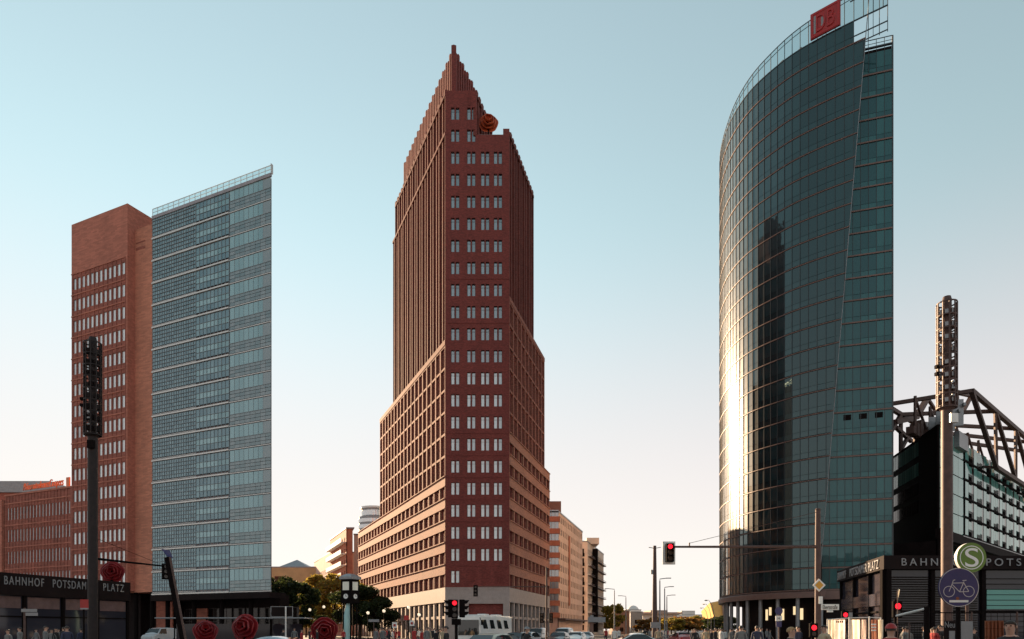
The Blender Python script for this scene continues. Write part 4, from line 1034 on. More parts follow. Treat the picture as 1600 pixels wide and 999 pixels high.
# --- light masts
def mast(px, Y, label, pm):
    t = thing('light_mast', (X(px, Y), Y, 0), label, 'light mast', 'tall floodlight masts'); x, y = X(px, Y), Y
    mb = MB(); mb.tube([(x, y, 0), (x, y, 13.9)], .29, 20); mb.tube([(x, y, 0), (x, y, .5)], .42, 20); mb.build('pole', pm, t)
    mb = MB(); mb.tube([(x, y, 13.9), (x, y, 20.0)], .24, 16); mb.tube([(x, y, 20.0), (x, y, 20.25)], [.26, .2], 16); mb.tube([(x, y, 13.9), (x, y, 14.1)], [.30, .50], 20)
    for k in range(10):
        a = k*math.pi/5; mb.bar((x+.49*math.cos(a), y+.49*math.sin(a), 14), (x+.49*math.cos(a), y+.49*math.sin(a), 19.85), .06)
    for k in range(9):
        z = 14.0+k*.73
        rows = [[(x+r*math.cos(a*math.pi/10), y+r*math.sin(a*math.pi/10), z+dz) for r, dz in ((.46, 0), (.52, 0), (.52, .06), (.46, .06))] for a in range(21)]; mb.grid(rows, 0, False)
    mb.build('lamp_cage', pm, t)
    fm = MB(); fm.box((.33, 0, 0), (.18, .20, .30)); fm.box((.43, 0, -.02), (.03, .17, .22), 0, 1); fme = fm.mesh('floodlight', [pm, 'grey_steel' if pm == 'mast' else 'black'])
    for j in range(8):
        for i in range(8):
            if (i+j) % 5 == 4: continue
            o = bpy.data.objects.new('floodlight', fme); COL.objects.link(o); o.parent = t; o.location = (0, 0, 14.42+j*.70); o.rotation_euler = (0, 0, i*math.pi/4+.2)
    for z in (14.6, 15.0, 15.35):
        mb = MB(); mb.box((x+.03, y-.50, z), (.16, .05, .09)); mb.build('lamp_panel', 'letter', t)
    mb = MB(); mb.box((x+.12, y-.38, 13.35), (.42, .2, .5)); mb.build('control_box', 'alu' if pm == 'mast' else 'black', t)
    for z in (15.9, 16.3):
        mb = MB(); mb.box((x-.62, y-.1, z), (.16, .22, .18)); mb.bar((x-.5, y-.1, z), (x-.6, y-.1, z), .05); mb.build('camera_housing', 'black', t)
    return t
mast(1479.5, 38.2, 'tall floodlight mast behind the round green sign', 'mast')
M['mast_shaded'] = mat('shaded_mast_paint', (.022, .015, .015), .6, .3, 3, spec=.25)  # same mast paint darkened to put the left mast in shade
mast(145, 43.5, 'tall dark floodlight mast in front of the brick slab of the office tower', 'mast_shaded')

# --- signal heads: local +d of the frame is the lit side
def head(par, fr, zc, w=.34, h=.98, board=False, lit=0, d0=0):
    mb = MB(); fr.box(mb, -w/2, w/2, d0-.3, d0, zc-h/2, zc+h/2)
    o = mb.build('signal_head', 'black', par, bevel=.03)
    if board:
        mb = MB(); fr.box(mb, -w/2-.13, w/2+.13, d0-.34, d0-.31, zc-h/2-.13, zc+h/2+.13); b = mb.build('backboard', 'signwhite', o, bevel=.0)
    for i in range(3):
        z = zc+h*(.32-.32*i); p = fr.pt(0, d0+.012, z); n3 = Vector((fr.n.x, fr.n.y, 0))
        mb = MB(); mb.disc(p, n3, .125, 20); mb.build('lens', 'lens_red' if i == lit else 'lens_off', o)
        mb = MB(); rows = []
        for k in range(15):
            a = R(-20+220*k/14); q = [fr.pt(.14*math.cos(a), d0, z+.14*math.sin(a)), fr.pt(.15*math.cos(a), d0+.26*max(.25, math.sin(a)*.5+.5), z+.15*math.sin(a))]; rows.append(q)
        mb.grid(rows, 0, False); v = mb.build('visor', 'black', o)
    return o
# big one over the right lane
Yp = 36.7; xp = X(1278, Yp); ztop = Z(797, Yp); za = Z(856, Yp)
t = thing('traffic_signal', (xp, Yp, 0), 'traffic signal showing red, hung on a long arm left of the glass tower', 'traffic signal')
mb = MB(); mb.tube([(xp, Yp, 0), (xp, Yp, za), (xp, Yp, ztop)], [.17, .15, .13], 16); mb.tube([(xp, Yp, ztop), (xp, Yp, ztop+.08)], [.16, .1], 16); mb.build('pole', 'steel', t)
xe = X(1052, Yp); mb = MB(); mb.tube([(xp, Yp, za+.05), (xe, Yp-.2, za+.02)], [.09, .055], 10); mb.build('arm', 'steel', t)
mb = MB(); mb.tube([(xp, Yp, ztop-.1), (X(1076, Yp), Yp-.15, za+.22)], .014, 6); mb.bar((X(1076, Yp), Yp-.15, za), (X(1076, Yp), Yp-.15, za+.25), .06); mb.build('stay_wire', 'steel', t)
fh_ = frame_at(1045, Yp); fh_.p.y -= .35; head(t, fh_, Z(864.5, Yp), .42, .98, True)
# left dark one
xm, ym = X(147, 44.3), 44.3
t = thing('traffic_signal', (xm, ym, 0), 'dark traffic signal on an arm in front of the office tower glass', 'traffic signal')
mb = MB(); zl = Z(873, 44.3); mb.tube([(xm, ym, 0), (xm, ym, Z(838, 44.3))], .12, 12); mb.build('pole', 'black', t)
e = P(258, 885, 48); mb = MB(); mb.tube([(xm, ym, zl), e], [.085, .05], 8); mb.build('arm', 'black', t)
mb = MB(); mb.tube([(xm, ym, Z(840, 44.3)), P(246, 880, 47.5)], .014, 6); mb.build('stay_wire', 'black', t)
f_ = frame_at(259.5, 48, 40); head(t, f_, Z(893, 48), .46, 1.1, lit=9)
# centre one with side heads
Yc = 38; xc = X(713, Yc)
t = thing('traffic_signal', (xc, Yc, 0), 'traffic signal showing red with heads to both sides, in front of the white bus', 'traffic signal')
mb = MB(); mb.tube([(xc, Yc, 0), (xc, Yc, Z(968, Yc))], .09, 12); mb.box((xc, Yc, Z(972, Yc)), (.5, .3, .34)); mb.build('pole', 'black', t)
f_ = frame_at(710.5, Yc); head(t, f_, Z(952, Yc), .34, 1.05, d0=.12)
for az, dx in ((90, .28), (-90, -.28)):
    f_ = frame_at(713, Yc, az); f_.p += Vector((dx*.3, .15)); head(t, f_, Z(951, Yc), .34, 1.0, lit=9, d0=.38)
# far one on an arm before the skyscraper
Yf = 76; xf = X(854, Yf)
t = thing('traffic_signal', (xf, Yf, 0), 'small dark traffic signal on a thin arm before the grey stone base of the skyscraper', 'traffic signal')
mb = MB(); mb.tube([(xf, Yf, 0), (xf, Yf, Z(886, Yf))], [.13, .09], 10); mb.build('pole', 'steel', t)
mb = MB(); mb.tube([(xf, Yf, Z(917, Yf)), (X(743, Yf), Yf, Z(917, Yf))], [.07, .05], 8); mb.build('arm', 'steel', t)
head(t, frame_at(743, Yf-.2), Z(923.5, Yf), .5, 1.25, lit=9)
for dx in (-.55, .5): f_ = frame_at(854, Yf, 0); f_.p += Vector((dx, -.1)); head(t, f_, Z(966, Yf), .42, 1.1, lit=9)
# small red pedestrian lights at the right
for px, py, Y, lb in ((1403, 947.5, 30, 'small red pedestrian light under the lettered fascia of the right station hall'), (1321, 961, 40, 'small red pedestrian light beside the street name sign'), (1272, 981, 34, 'small red pedestrian light low at the left of the signal pole')):
    t = thing('pedestrian_light', (X(px, Y), Y, 0), lb, 'traffic signal', 'pedestrian lights')
    mb = MB(); mb.tube([(X(px, Y), Y+.2, 0), (X(px, Y), Y+.2, Z(py, Y)+.3)], .06, 10); mb.build('pole', 'black', t)
    f_ = frame_at(px, Y); z = Z(py, Y)
    mb = MB(); f_.box(mb, -.2, .2, -.15, 0, z-.5, z+.22); mb.build('signal_head', 'black', t, bevel=.02)
    mb = MB(); mb.disc(f_.pt(0, .02, z), (0, -1, 0), .13, 18); mb.build('lens', 'lens_red', t)
    mb = MB(); mb.disc(f_.pt(0, .02, z-.3), (0, -1, 0), .11, 18); mb.build('lens', 'lens_off', t)

# --- signs
def post_sign(name, px, Y, label, cat, ztop, r=.05, m='steel', group=None):
    t = thing(name, (X(px, Y), Y, 0), label, cat, group)
    mb = MB(); mb.tube([(X(px, Y), Y, 0), (X(px, Y), Y, ztop)], r, 12); mb.build('post', m, t); return t
# priority road sign, plate and street name, fixed to the signal pole
t = thing('priority_sign', (xp, Yp-.2, 0), 'yellow and white diamond priority sign on the signal pole', 'traffic sign'); t.location.z = Z(915, Yp)
f_ = frame_at(1280, Yp-.25); z = Z(915, Yp); s_ = .345
mb = MB(); n = [f_.pt(0, 0, z-s_), f_.pt(s_, 0, z), f_.pt(0, 0, z+s_), f_.pt(-s_, 0, z)]; b_ = [p+Vector((0, .03, 0)) for p in n]
mb.face(n); mb.face(b_[::-1]); [mb.face([n[i], b_[i], b_[(i+1) % 4], n[(i+1) % 4]]) for i in range(4)]; mb.build('plate', 'signwhite', t)
s_ = .235; mb = MB(); mb.face([f_.pt(0, .006, z-s_), f_.pt(s_, .006, z), f_.pt(0, .006, z+s_), f_.pt(-s_, .006, z)]); mb.build('yellow_field', 'yellow', t)
t = thing('plate_sign', (xp, Yp-.2, Z(938, Yp)), 'small blank white plate under the diamond sign', 'sign')
mb = MB(); f_ = frame_at(1281.5, Yp-.22, 18); f_.box(mb, -.08, .17, -.02, 0, Z(944, Yp), Z(932.5, Yp)); mb.build('plate', 'signwhite', t)
t = thing('street_name_sign', (xp, Yp-.2, Z(949, Yp)), 'white street name sign on the signal pole above the banners', 'street sign')
f_ = frame_at(1283, Yp-.2); L = (1311-1283)*Yp/F; mb = MB(); f_.box(mb, 0, L, -.03, 0, Z(953.5, Yp), Z(944.5, Yp)); f_.box(mb, .32, .32+.33, -.03, -.005, Z(957, Yp), Z(954, Yp)); mb.build('plate', 'signwhite', t, bevel=.01)
text('Ebertstraße', f_, .09, L-.09, Z(952.3, Yp), Z(945.8, Yp), .005, 'black', t, depth=.006)
# cycle path sign
Yb = 10.5; zc = Z(918, Yb); xb = X(1498, Yb)
t = post_sign('cycle_path_sign', 1497, Yb+.06, 'round blue cycle path sign with a white bicycle, below the green sign', 'traffic sign', zc+.2, .032, 'black')
f_ = frame_at(1498, Yb, -3); n3 = (f_.n.x, f_.n.y, 0)
mb = MB(); c = f_.pt(0, 0, zc); mb.disc(c, n3, .300, 48); mb.disc(c+Vector((0, .02, 0)), n3, .300, 48); mb.grid([[c+Vector((.3*math.cos(a*math.pi/24), y, .3*math.sin(a*math.pi/24))) for a in range(48)] for y in (0, .02)], 0, True, True); pl = mb.build('plate', 'blue', t)
mb = MB(); mb.disc(f_.pt(0, .003, zc), n3, .298, 48, r0=.288); mb.build('rim', 'signgrey', t)
g = lambda px, py: f_.pt((px-1498)*Yb/F, .004, zc+(918-py)*Yb/F)
mb = MB()
for px in (1483.2, 1513): mb.disc(g(px, 924.5), n3, .086, 32, r0=.076)
def stroke(a, b, w=.011):
    p, q = g(*a), g(*b); d = (q-p).normalized(); x = Vector((f_.n.x, f_.n.y, 0)).cross(d)*w/2; mb.face([p+x, p-x, q-x, q+x])
for a, b in (((1483.2, 924.5), (1488.5, 911)), ((1487.6, 911.4), (1505, 911)), ((1487.5, 913), (1499, 925)), ((1499, 925), (1505.8, 909)), ((1499, 925), (1513, 924.5)), ((1513, 924.5), (1505.5, 911)), ((1488.5, 911), (1489.5, 907)), ((1489.5, 907), (1492.5, 906.3)), ((1503.5, 907.5), (1509.5, 907))): stroke(a, b)
mb.build('bicycle_symbol', 'signgrey', t)
mb = MB(); q = [g(1483.5, 941.5), g(1512.5, 941.5), g(1512.5, 938), g(1483.5, 938)]; mb.face(q); mb.build('sticker', 'signwhite', t)
mb = MB(); mb.disc(g(1496, 935.5), n3, .025, 14); mb.build('sticker', 'orangep', t)
# S-Bahn drum
Ys = 24; zc = Z(872, Ys); r = .52
t = post_sign('rail_sign', 1511, Ys, 'round green sign with a white letter S on a post', 'station sign', zc, .055, 'steel')
f_ = frame_at(1518, Ys-.12, 0); n3 = Vector((f_.n.x, f_.n.y, 0)); mb = MB()
c = f_.pt(0, 0, zc); ring = lambda d, q: [f_.pt(q*math.cos(a*math.pi/28), d, zc+q*math.sin(a*math.pi/28)) for a in range(56)]
mb.grid([ring(-.13, r), ring(0, r)], 0, True, True); mb.build('drum', 'signwhite', t)
for d, n_ in ((.004, n3), (-.134, -n3)):
    mb = MB(); mb.disc(f_.pt(0, d, zc), n_, r, 48); mb.build('face', 'green', t)
mb = MB(); mb.disc(f_.pt(0, .008, zc), n3, .415, 48, r0=.385); mb.build('ring', 'signwhite', t)
text('S', f_, -.235, .235, zc-.33, zc+.33, .012, 'signwhite', t, depth=.006)
for me in [t.children[-1].data]: pass
# small signs
t = post_sign('bus_stop_sign', 1217, 42, 'blue and white bus stop sign before the columns of the glass tower', 'bus stop', Z(950, 42)); f_ = frame_at(1217, 41.9)
mb = MB(); mb.disc(f_.pt(0, 0, Z(955, 42)), (0, -1, 0), .24, 24); mb.build('plate', 'blue', t)
mb = MB(); f_.box(mb, -.2, .2, -.03, 0, Z(970.5, 42), Z(962.5, 42)); mb.build('plate', 'signwhite', t)
mb = MB(); f_.box(mb, -.17, .17, -.03, 0, Z(980, 42), Z(971.5, 42)); mb.build('plate', 'blue', t)
text('H', f_, -.07, .07, Z(968.8, 42), Z(964.3, 42), .006, 'black', t, depth=.006)
t = post_sign('direction_sign', 446.5, 40, 'dark back of a rectangular sign on a pale post beside the dark tree', 'traffic sign', Z(947.5, 40), .045, 'alu'); f_ = frame_at(440, 40.1)
mb = MB(); f_.box(mb, -.62, .64, -.03, 0, Z(963.5, 40), Z(948.5, 40)); mb.build('plate', 'spandrel_dark' if 'spandrel_dark' in M else 'black_clad', t)
mb = MB(); z0, z1 = Z(963.5, 40), Z(948.5, 40)
for a in ((-.64, .66, z1, z1+.03), (-.64, .66, z0-.03, z0), (-.64, -.61, z0, z1), (.63, .66, z0, z1)): f_.box(mb, a[0], a[1], -.035, .01, a[2], a[3])
mb.build('rim', 'grey_steel', t)
t = post_sign('street_name_sign', 38.5, 35, 'pair of pale street name plates in front of the left station hall', 'street sign', Z(950, 35), .05, 'steel'); f_ = frame_at(33, 34.9)
for a, b, z0, z1 in ((0, .80, 956.5, 951.8), (.22, .84, 962.5, 957.5)):
    mb = MB(); f_.box(mb, a, b, -.03, 0, Z(z0, 35), Z(z1, 35)); mb.build('plate', 'letter', t)
t = post_sign('red_notice', 131, 40, 'red and white notice on a post beside the left floodlight mast', 'sign', Z(936, 40), .05, 'black'); f_ = frame_at(131.5, 39.9)
mb = MB(); f_.box(mb, -.24, .24, -.03, 0, Z(950.5, 40), Z(937, 40)); mb.build('plate', 'red_dark', t)
mb = MB(); f_.box(mb, -.24, .24, -.02, .005, Z(952.5, 40), Z(950.3, 40)); mb.build('plate', 'letter', t)
for px, py, Y, w, h, m, lb in ((616.5, 977, 60, .42, .5, 'signwhite', 'white square sign on a post among the crowd left of the skyscraper'), (643.5, 974, 62, .42, .5, 'signwhite', 'white and purple notice right of the white square sign in the crowd'), (635, 965.5, 64, .46, .44, 'red', 'red sign above the white and purple notice'), (584, 970, 62, .95, .24, 'letter', 'long pale street name plate beside the historic clock tower'), (1328, 961, 45, .34, .3, 'letter', 'small grey plate beside the red light above the banners')):
    t = post_sign('small_sign', px, Y, lb, 'sign', Z(py, Y)+h/2, .04, 'steel'); f_ = frame_at(px, Y-.08); mb = MB(); f_.box(mb, -w/2, w/2, -.03, 0, Z(py, Y)-h/2, Z(py, Y)+h/2); mb.build('plate', m, t)
    if m == 'signwhite': mb = MB(); f_.box(mb, -w*.25, w*.25, 0, .01, Z(py, Y)-h*.25, Z(py, Y)+h*.2); mb.build('symbol', 'red_dark', t)
# --- leaning pylon
t = thing('leaning_pylon', (X(289, 45), 45, 0), 'leaning dark steel pylon with a blue cap in front of the office tower', 'pylon')
a, b = P(262, 871, 45), Vector((X(291, 45), 45, 0)); mb = MB(); mb.bar(b, a, .34, .28); mb.build('shaft', 'black', t)
mb = MB(); o_ = Vector((.21, -.12, 0)); mb.bar(b+o_, a+o_, .10, .12); mb.build('lit_edge_strip', 'steel', t)  # paler strip stands for light along the right edge of the shaft
mb = MB(); mb.face([a+Vector((-.35, -.1, .55)), a+Vector((.0, -.1, .05)), a+Vector((.3, .1, -.05)), a+Vector((.1, .1, .45))]); o = mb.build('cap_plate', 'blue', t); o.modifiers.new('s', 'SOLIDIFY').thickness = .05
# --- historic clock tower
Yt = 85; xt = X(546.5, Yt); t = thing('clock_tower', (xt, Yt, 0), 'historic five sided dark signal tower with white windows, clocks and a turquoise shaft', 'clock tower')
pent = lambda q, ph=.35: [(xt+q*math.sin(ph+2*math.pi*k/5), Yt-q*math.cos(ph+2*math.pi*k/5)) for k in range(5)]
zz = lambda py: Z(py, Yt)
mb = MB(); mb.prism(pent(1.17), zz(943), zz(906)); mb.build('cabin', 'black', t)
mb = MB(); a5 = pent(1.42); mb.prism(a5, zz(906), zz(902)); a5 = [(p[0], p[1], zz(902)) for p in a5]; b5 = [(xt+(p[0]-xt)*.3, Yt+(p[1]-Yt)*.3, zz(897)) for p in a5]
for i in range(5): mb.face([a5[i], a5[(i+1) % 5], b5[(i+1) % 5], b5[i]])
mb.face(b5); mb.build('roof', 'grey_steel', t)
pp = pent(1.17)
for i in range(5):
    q0, q1 = Vector(pp[i]), Vector(pp[(i+1) % 5]); f_ = Fr(q0, q1); 
    if (f_.pt(0, 1, 0).to_2d()-Vector((xt, Yt))).length < (q0-Vector((xt, Yt))).length: f_ = Fr(q0, q1, True)
    mb = MB(); f_.box(mb, f_.L/2-.43, f_.L/2+.43, -.02, .04, zz(923), zz(910)); mb.build('window', 'milk', t)
    n3 = Vector((f_.n.x, f_.n.y, 0)); c = f_.pt(f_.L/2, .05, zz(932.5))
    mb = MB(); mb.disc(c, n3, .36, 24); ck = mb.build('clock', 'signwhite', t)
    mb = MB(); mb.disc(f_.pt(f_.L/2, .06, zz(932.5)), n3, .36, 24, r0=.31); f_.box(mb, f_.L/2-.02, f_.L/2+.02, .055, .07, zz(932.5), zz(932.5)+.25); f_.box(mb, f_.L/2, f_.L/2+.2, .055, .07, zz(932.5)-.02, zz(932.5)+.03); mb.build('clock_hand', 'black', ck)
    p = pent(.85)[i]; mb = MB(); mb.tube([(p[0], p[1], 0), (p[0], p[1], zz(943))], .10, 8); mb.build('leg', 'black', t)
mb = MB(); mb.tube([(xt-.2, Yt-.2, 0), (xt-.35, Yt-.2, 1.6), (xt-.32, Yt-.2, 3.4), (xt-.08, Yt-.2, zz(943))], [.38, .42, .46, .30], 14); mb.build('shaft', 'cyan', t)
# --- roses on the square
def rose_at(px, py, Y, r, face, m, lb): rose((X(px, Y), Y, 0), r, face, m, lb, Z(py, Y)-r*1.02)
rose_at(321, 985, 55, .95, (.5, -1, .5), 'rose', 'giant red rose with an orange tinge, left of the two on the square')
rose_at(381, 980, 56, 1.12, (-.1, -1, .15), 'rose', 'giant glossy red rose between the leaning pylon and the sign on a pale post')
rose_at(507, 985, 58, 1.1, (.25, -1, -.15), 'rose', 'giant red rose with a black heart left of the historic clock tower')
q = LH.pt(LH.at(188), -1.2, 0); rose((q.x, q.y, Z(894, 65)), 1.25, (.35, -1, .1), 'rose', 'giant dark red rose on the roof of the left station hall', -.1)
# --- flat shelter roof
t = thing('bus_shelter', (X(360, 62), 63, 0), 'long flat shelter roof behind the roses on the square', 'shelter')
mb = MB(); x0, x1, xm2 = X(242, 62), X(476, 62), X(420, 62); z = Z(966, 62); mb.box(((x0+x1)/2, 63.2, z), (x1-x0, 2.6, .12)); mb.build('roof', 'grey_steel', t, bevel=.04)
for i in range(5):
    mb = MB(); xx = x0+.8+i*(x1-x0-1.6)/4; mb.tube([(xx, 64, 0), (xx, 64, z)], .06, 8); mb.build('post', 'black', t)
for i in range(4):
    mb = MB(); xa = x0+.9+i*(x1-x0-1.6)/4; mb.box((xa+(x1-x0-1.8)/8, 64, 1.3), ((x1-x0-1.6)/4-.2, .03, 1.8)); mb.build('glass_wall', 'hall_glass', t)
# --- street lamps
def arm_lamp(px, Y, py, dpx, lb, group):
    h = Z(py, Y); x = X(px, Y); t = thing('street_lamp', (x, Y, 0), lb, 'street lamp', group); e = dpx*Y/F
    mb = MB(); mb.tube([(x, Y, 0), (x, Y, h*.97)], [.14, .08], 8); mb.build('pole', 'grey_steel', t)
    mb = MB(); mb.tube([(x, Y, h*.96), (x, Y, h), (x+e*.6, Y, h+.12)], .06, 6); mb.build('arm', 'grey_steel', t)
    mb = MB(); mb.box((x+e*.8, Y, h+.12), (abs(e)*.45, .25, .12)); mb.build('lamp_head', 'grey_steel', t)
for a in ((960, 130, 921, -15), (978, 150, 932, -12)): arm_lamp(*a, ('taller' if a[0] == 960 else 'shorter')+' street lamp with its arm to the left, beside the right hand row', 'street lamps along the avenue')
for a, w_ in (((1031, 95, 905, 17), 'nearest'), ((1038.5, 112, 918, 14), 'middle'), ((1042, 130, 931, 13), 'farthest')): arm_lamp(*a, w_+' of the three street lamps right of the tall brown pole', 'street lamps along the avenue')
for i, (px, py) in enumerate(((1104, 938), (1099, 944), (1094, 950))):
    Y = 150+i*20; x = X(px+12, Y); h = Z(py, Y); t = thing('curved_lamp', (x, Y, 0), ('highest', 'middle', 'lowest')[i]+' of three curved lamps beside the golden hall', 'street lamp', 'curved lamps')
    mb = MB(); mb.tube([(x, Y, 0), (x, Y, h*.6), (x-.4, Y, h*.85), (x-1.2, Y, h), (x-1.7, Y, h)], [.1, .08, .06, .05, .05], 6); mb.build('pole', 'grey_steel', t)
    mb = MB(); mb.sphere((x-1.8, Y, h-.05), .3, sc=(1.3, 1, .5)); mb.build('lamp_head', 'milk', t)
Y = 70; x = X(1023, Y); t = thing('street_lamp', (x, Y, 0), 'tall tapering brown pole with two short lamp arms at its top', 'street lamp')
mb = MB(); mb.tube([(x, Y, 0), (x, Y, Z(853, Y))], [.30, .16], 14); mb.build('pole', 'steel', t)
for s_ in (-1, 1):
    mb = MB(); mb.bar((x, Y, Z(857, Y)), (x+s_*.62, Y, Z(855.5, Y)), .08, .06); mb.build('lamp_arm', 'steel', t)
mb = MB(); mb.box((x-.25, Y, Z(894, Y)), (.3, .2, .45)); mb.build('control_box', 'letter', t)
mb = MB(); mb.box((x, Y-.32, Z(977, Y)), (.95, .06, .6)); mb.build('notice_board', 'grey_steel', t)
for px, py in ((575, 958), (600, 955), (638.5, 949.5), (655, 961), (506, 948.5), (484, 953)):
    Y = 104 if px > 560 else 110; x = X(px, Y); h = Z(py, Y); t = thing('globe_lamp', (x, Y, 0), 'small globe street lamp in the line of lamps left of the brick skyscraper', 'street lamp', 'globe lamps left of the skyscraper')
    mb = MB(); mb.tube([(x, Y, 0), (x, Y, h-.2)], [.08, .05], 8); mb.build('post', 'black', t); mb = MB(); mb.sphere((x, Y, h), .24); mb.build('globe', 'globe', t)
t = thing('info_column', (X(924, 100), 100, 0), 'dark column with a signboard in front of the right hand row', 'sign')
mb = MB(); mb.tube([(X(924, 100), 100, 0), (X(924, 100), 100, Z(966, 100))], .3, 12); mb.build('post', 'brown', t)
mb = MB(); mb.box((X(932, 100), 99.6, Z(968.5, 100)), (2.5, .2, .75)); mb.build('signboard', 'grey_steel', t); mb = MB(); mb.box((X(924, 100), 99.5, Z(967, 100)), (.5, .12, 1.0)); mb.build('signboard', 'letter', t)

# --- construction fence and banners
Yn = 30
t = thing('banner_fence', (X(1340, Yn), Yn, 0), 'fence hung with white printed banners glowing in the sun', 'fence')
for px, py in ((1293, 968), (1327, 964.5), (1358.5, 963.5), (1376, 964.5)):
    mb = MB(); mb.tube([(X(px, Yn), Yn, 0), (X(px, Yn), Yn, Z(py, Yn))], .03, 8); mb.build('post', 'alu', t)
mb = MB()
for a, b in (((1293, 968.3), (1327, 965.8)), ((1327, 965.8), (1358, 965)), ((1358, 965), (1376, 965.5))): mb.tube([P(*a, Yn), P(*b, Yn)], .022, 6)
mb.build('rail', 'alu', t)
def cloth(a, b, py0, py1, m, seed, par, Y=Yn-.05):
    rr = random.Random(seed); rows = []
    for i in range(11):
        px = a+(b-a)*i/10; rows.append([Vector((X(px, Y), Y+.05*math.sin(i*1.3+seed)+.02*math.sin(j+i), Z(py0, Y)+(Z(py1, Y)-Z(py0, Y))*j/6)) for j in range(7)])
    mb = MB(); mb.grid(rows); o = mb.build('banner', m, par); return o
M['print'] = mat('printed_banner', (.74, .62, .56), .75, .35, 2.2)
M['print2'] = mat('pale_banner', (.78, .72, .60), .75, .14, 1.5)
def translucent(m, f):
    n = m.node_tree.nodes; l = m.node_tree.links; p = principled(m); s_ = p.inputs['Base Color'].links[0].from_socket
    tr_ = n.new('ShaderNodeBsdfTranslucent'); l.new(s_, tr_.inputs[0]); mx = n.new('ShaderNodeMixShader'); mx.inputs[0].default_value = f
    l.new(p.outputs[0], mx.inputs[1]); l.new(tr_.outputs[0], mx.inputs[2]); l.new(mx.outputs[0], n['Material Output'].inputs[0])
M['print3'] = mat('brown_banner', (.22, .10, .07), .75, .4, 3)
for k_ in ('print', 'print2', 'print3'): translucent(M[k_], .55)
for i, (a, b, m) in enumerate(((1294, 1304, 'print2'), (1304.5, 1321, 'print'), (1328, 1344, 'print2'), (1346, 1353, 'print'), (1360, 1371, 'print3'), (1372, 1379, 'print2'))): cloth(a, b, 968.5, 1040, m, i, t)
f_ = frame_at(1306, Yn-.14); text('NAXOS', f_, .02, .30, Z(973.5, Yn), Z(970, Yn), 0, 'black', t, 'lettering', .006) if False else None
mb = MB()
for k in range(4): f_.box(mb, .02+k*.08, .07+k*.08, 0, .01, Z(973.5, Yn), Z(970, Yn))
mb.build('printed_letter', 'black', t)
f_ = frame_at(1361, Yn-.14); mb = MB()
for k in range(3): f_.box(mb, .02, .22, 0, .01, Z(977+k*4.6, Yn), Z(974.8+k*4.6, Yn))
mb.build('printed_letter', 'signwhite', t)
def fence(px0, px1, Y0, Y1, py, lb, n, mesh=.16):
    t = thing('site_fence', (X((px0+px1)/2, (Y0+Y1)/2), (Y0+Y1)/2, 0), lb, 'fence'); fr = Fr((X(px0, Y0), Y0), (X(px1, Y1), Y1)); z1 = Z(py, Y0)
    for i in range(n+1):
        mb = MB(); u = i*fr.L/n; p = fr.pt(u, 0, 0); mb.tube([(p.x, p.y, 0), (p.x, p.y, z1)], .025, 8); mb.build('post', 'steel', t)
    for i in range(n):
        mb = MB(); a, b = i*fr.L/n, (i+1)*fr.L/n
        for z in (.15, z1*.5, z1-.03): mb.bar(fr.pt(a, 0, z), fr.pt(b, 0, z), .03)
        k = int((b-a)/mesh)
        for j in range(1, k): mb.bar(fr.pt(a+(b-a)*j/k, 0, .15), fr.pt(a+(b-a)*j/k, 0, z1-.03), .008)
        for j in range(1, 9): mb.bar(fr.pt(a, 0, z1*j/9), fr.pt(b, 0, z1*j/9), .006)
        mb.build('mesh_panel', 'black', t)
    return t
fence(1447, 1660, 19, 19, 956, 'dark wire mesh site fence under the bicycle sign', 3)
fence(1398, 1446, 22, 20, 974, 'low wire fence with pale posts between the banners and the mesh fence', 2)
t = thing('barrier_pole', (X(1424, 16), 16, 0), 'pale slanting barrier pole left of the bicycle sign', 'barrier')
mb = MB(); mb.tube([P(1401, 962.5, 16), P(1446, 951.5, 15)], .028, 8); mb.build('pole', 'alu', t); mb = MB(); p = P(1448, 952, 15); mb.tube([(p.x, p.y, 0), (p.x, p.y, p.z+.05)], .06, 8); mb.build('post', 'black', t)
t = thing('flag', (X(1405, 27), 27, 0), 'folded pale flag hanging above the red pedestrian light', 'flag')
mb = MB(); mb.tube([(X(1402.5, 27), 27, 0), P(1402.5, 921, 27)], .02, 6); mb.build('pole', 'steel', t)
mb = MB(); mb.grid([[P(1402.5, 921, 27), P(1402.5, 938, 27)], [P(1404, 920.5, 26.95), P(1403.4, 936, 26.97)], [P(1406, 921, 27.05), P(1404, 934, 27)]]); o = mb.build('cloth', 'print2', t); o.modifiers.new('s', 'SOLIDIFY').thickness = .01
t = thing('poster', (X(1484, 18.8), 18.85, 0), 'grey poster reading Neu on the mesh fence', 'poster'); f_ = frame_at(1475, 18.9)
mb = MB(); f_.box(mb, 0, .32, -.01, 0, Z(1024, 18.9), Z(970.5, 18.9)); mb.build('board', 'black_clad', t); text('Neu', f_, .02, .30, Z(981, 18.9), Z(971.5, 18.9), .003, 'letter', t, depth=.004)
mb = MB(); f_.box(mb, .14, .30, 0, .006, Z(1000, 18.9), Z(986, 18.9)); mb.build('print', 'letter', t)
t = thing('poster', (X(1510, 18.8), 18.85, 0), 'white poster right of the poster reading Neu', 'poster'); f_ = frame_at(1502, 18.9)
mb = MB(); f_.box(mb, 0, .32, -.01, 0, Z(1024, 18.9), Z(971, 18.9)); mb.build('board', 'letter', t); mb = MB()
for k in range(5): f_.box(mb, .04, .26-.03*(k % 3), 0, .004, Z(979+k*5, 18.9), Z(976.5+k*5, 18.9))
mb.build('print', 'grey_steel', t)
t = thing('site_board', (X(1557, 19.3), 19.35, 0), 'orange brown ribbed board behind the mesh fence at the right edge', 'board')
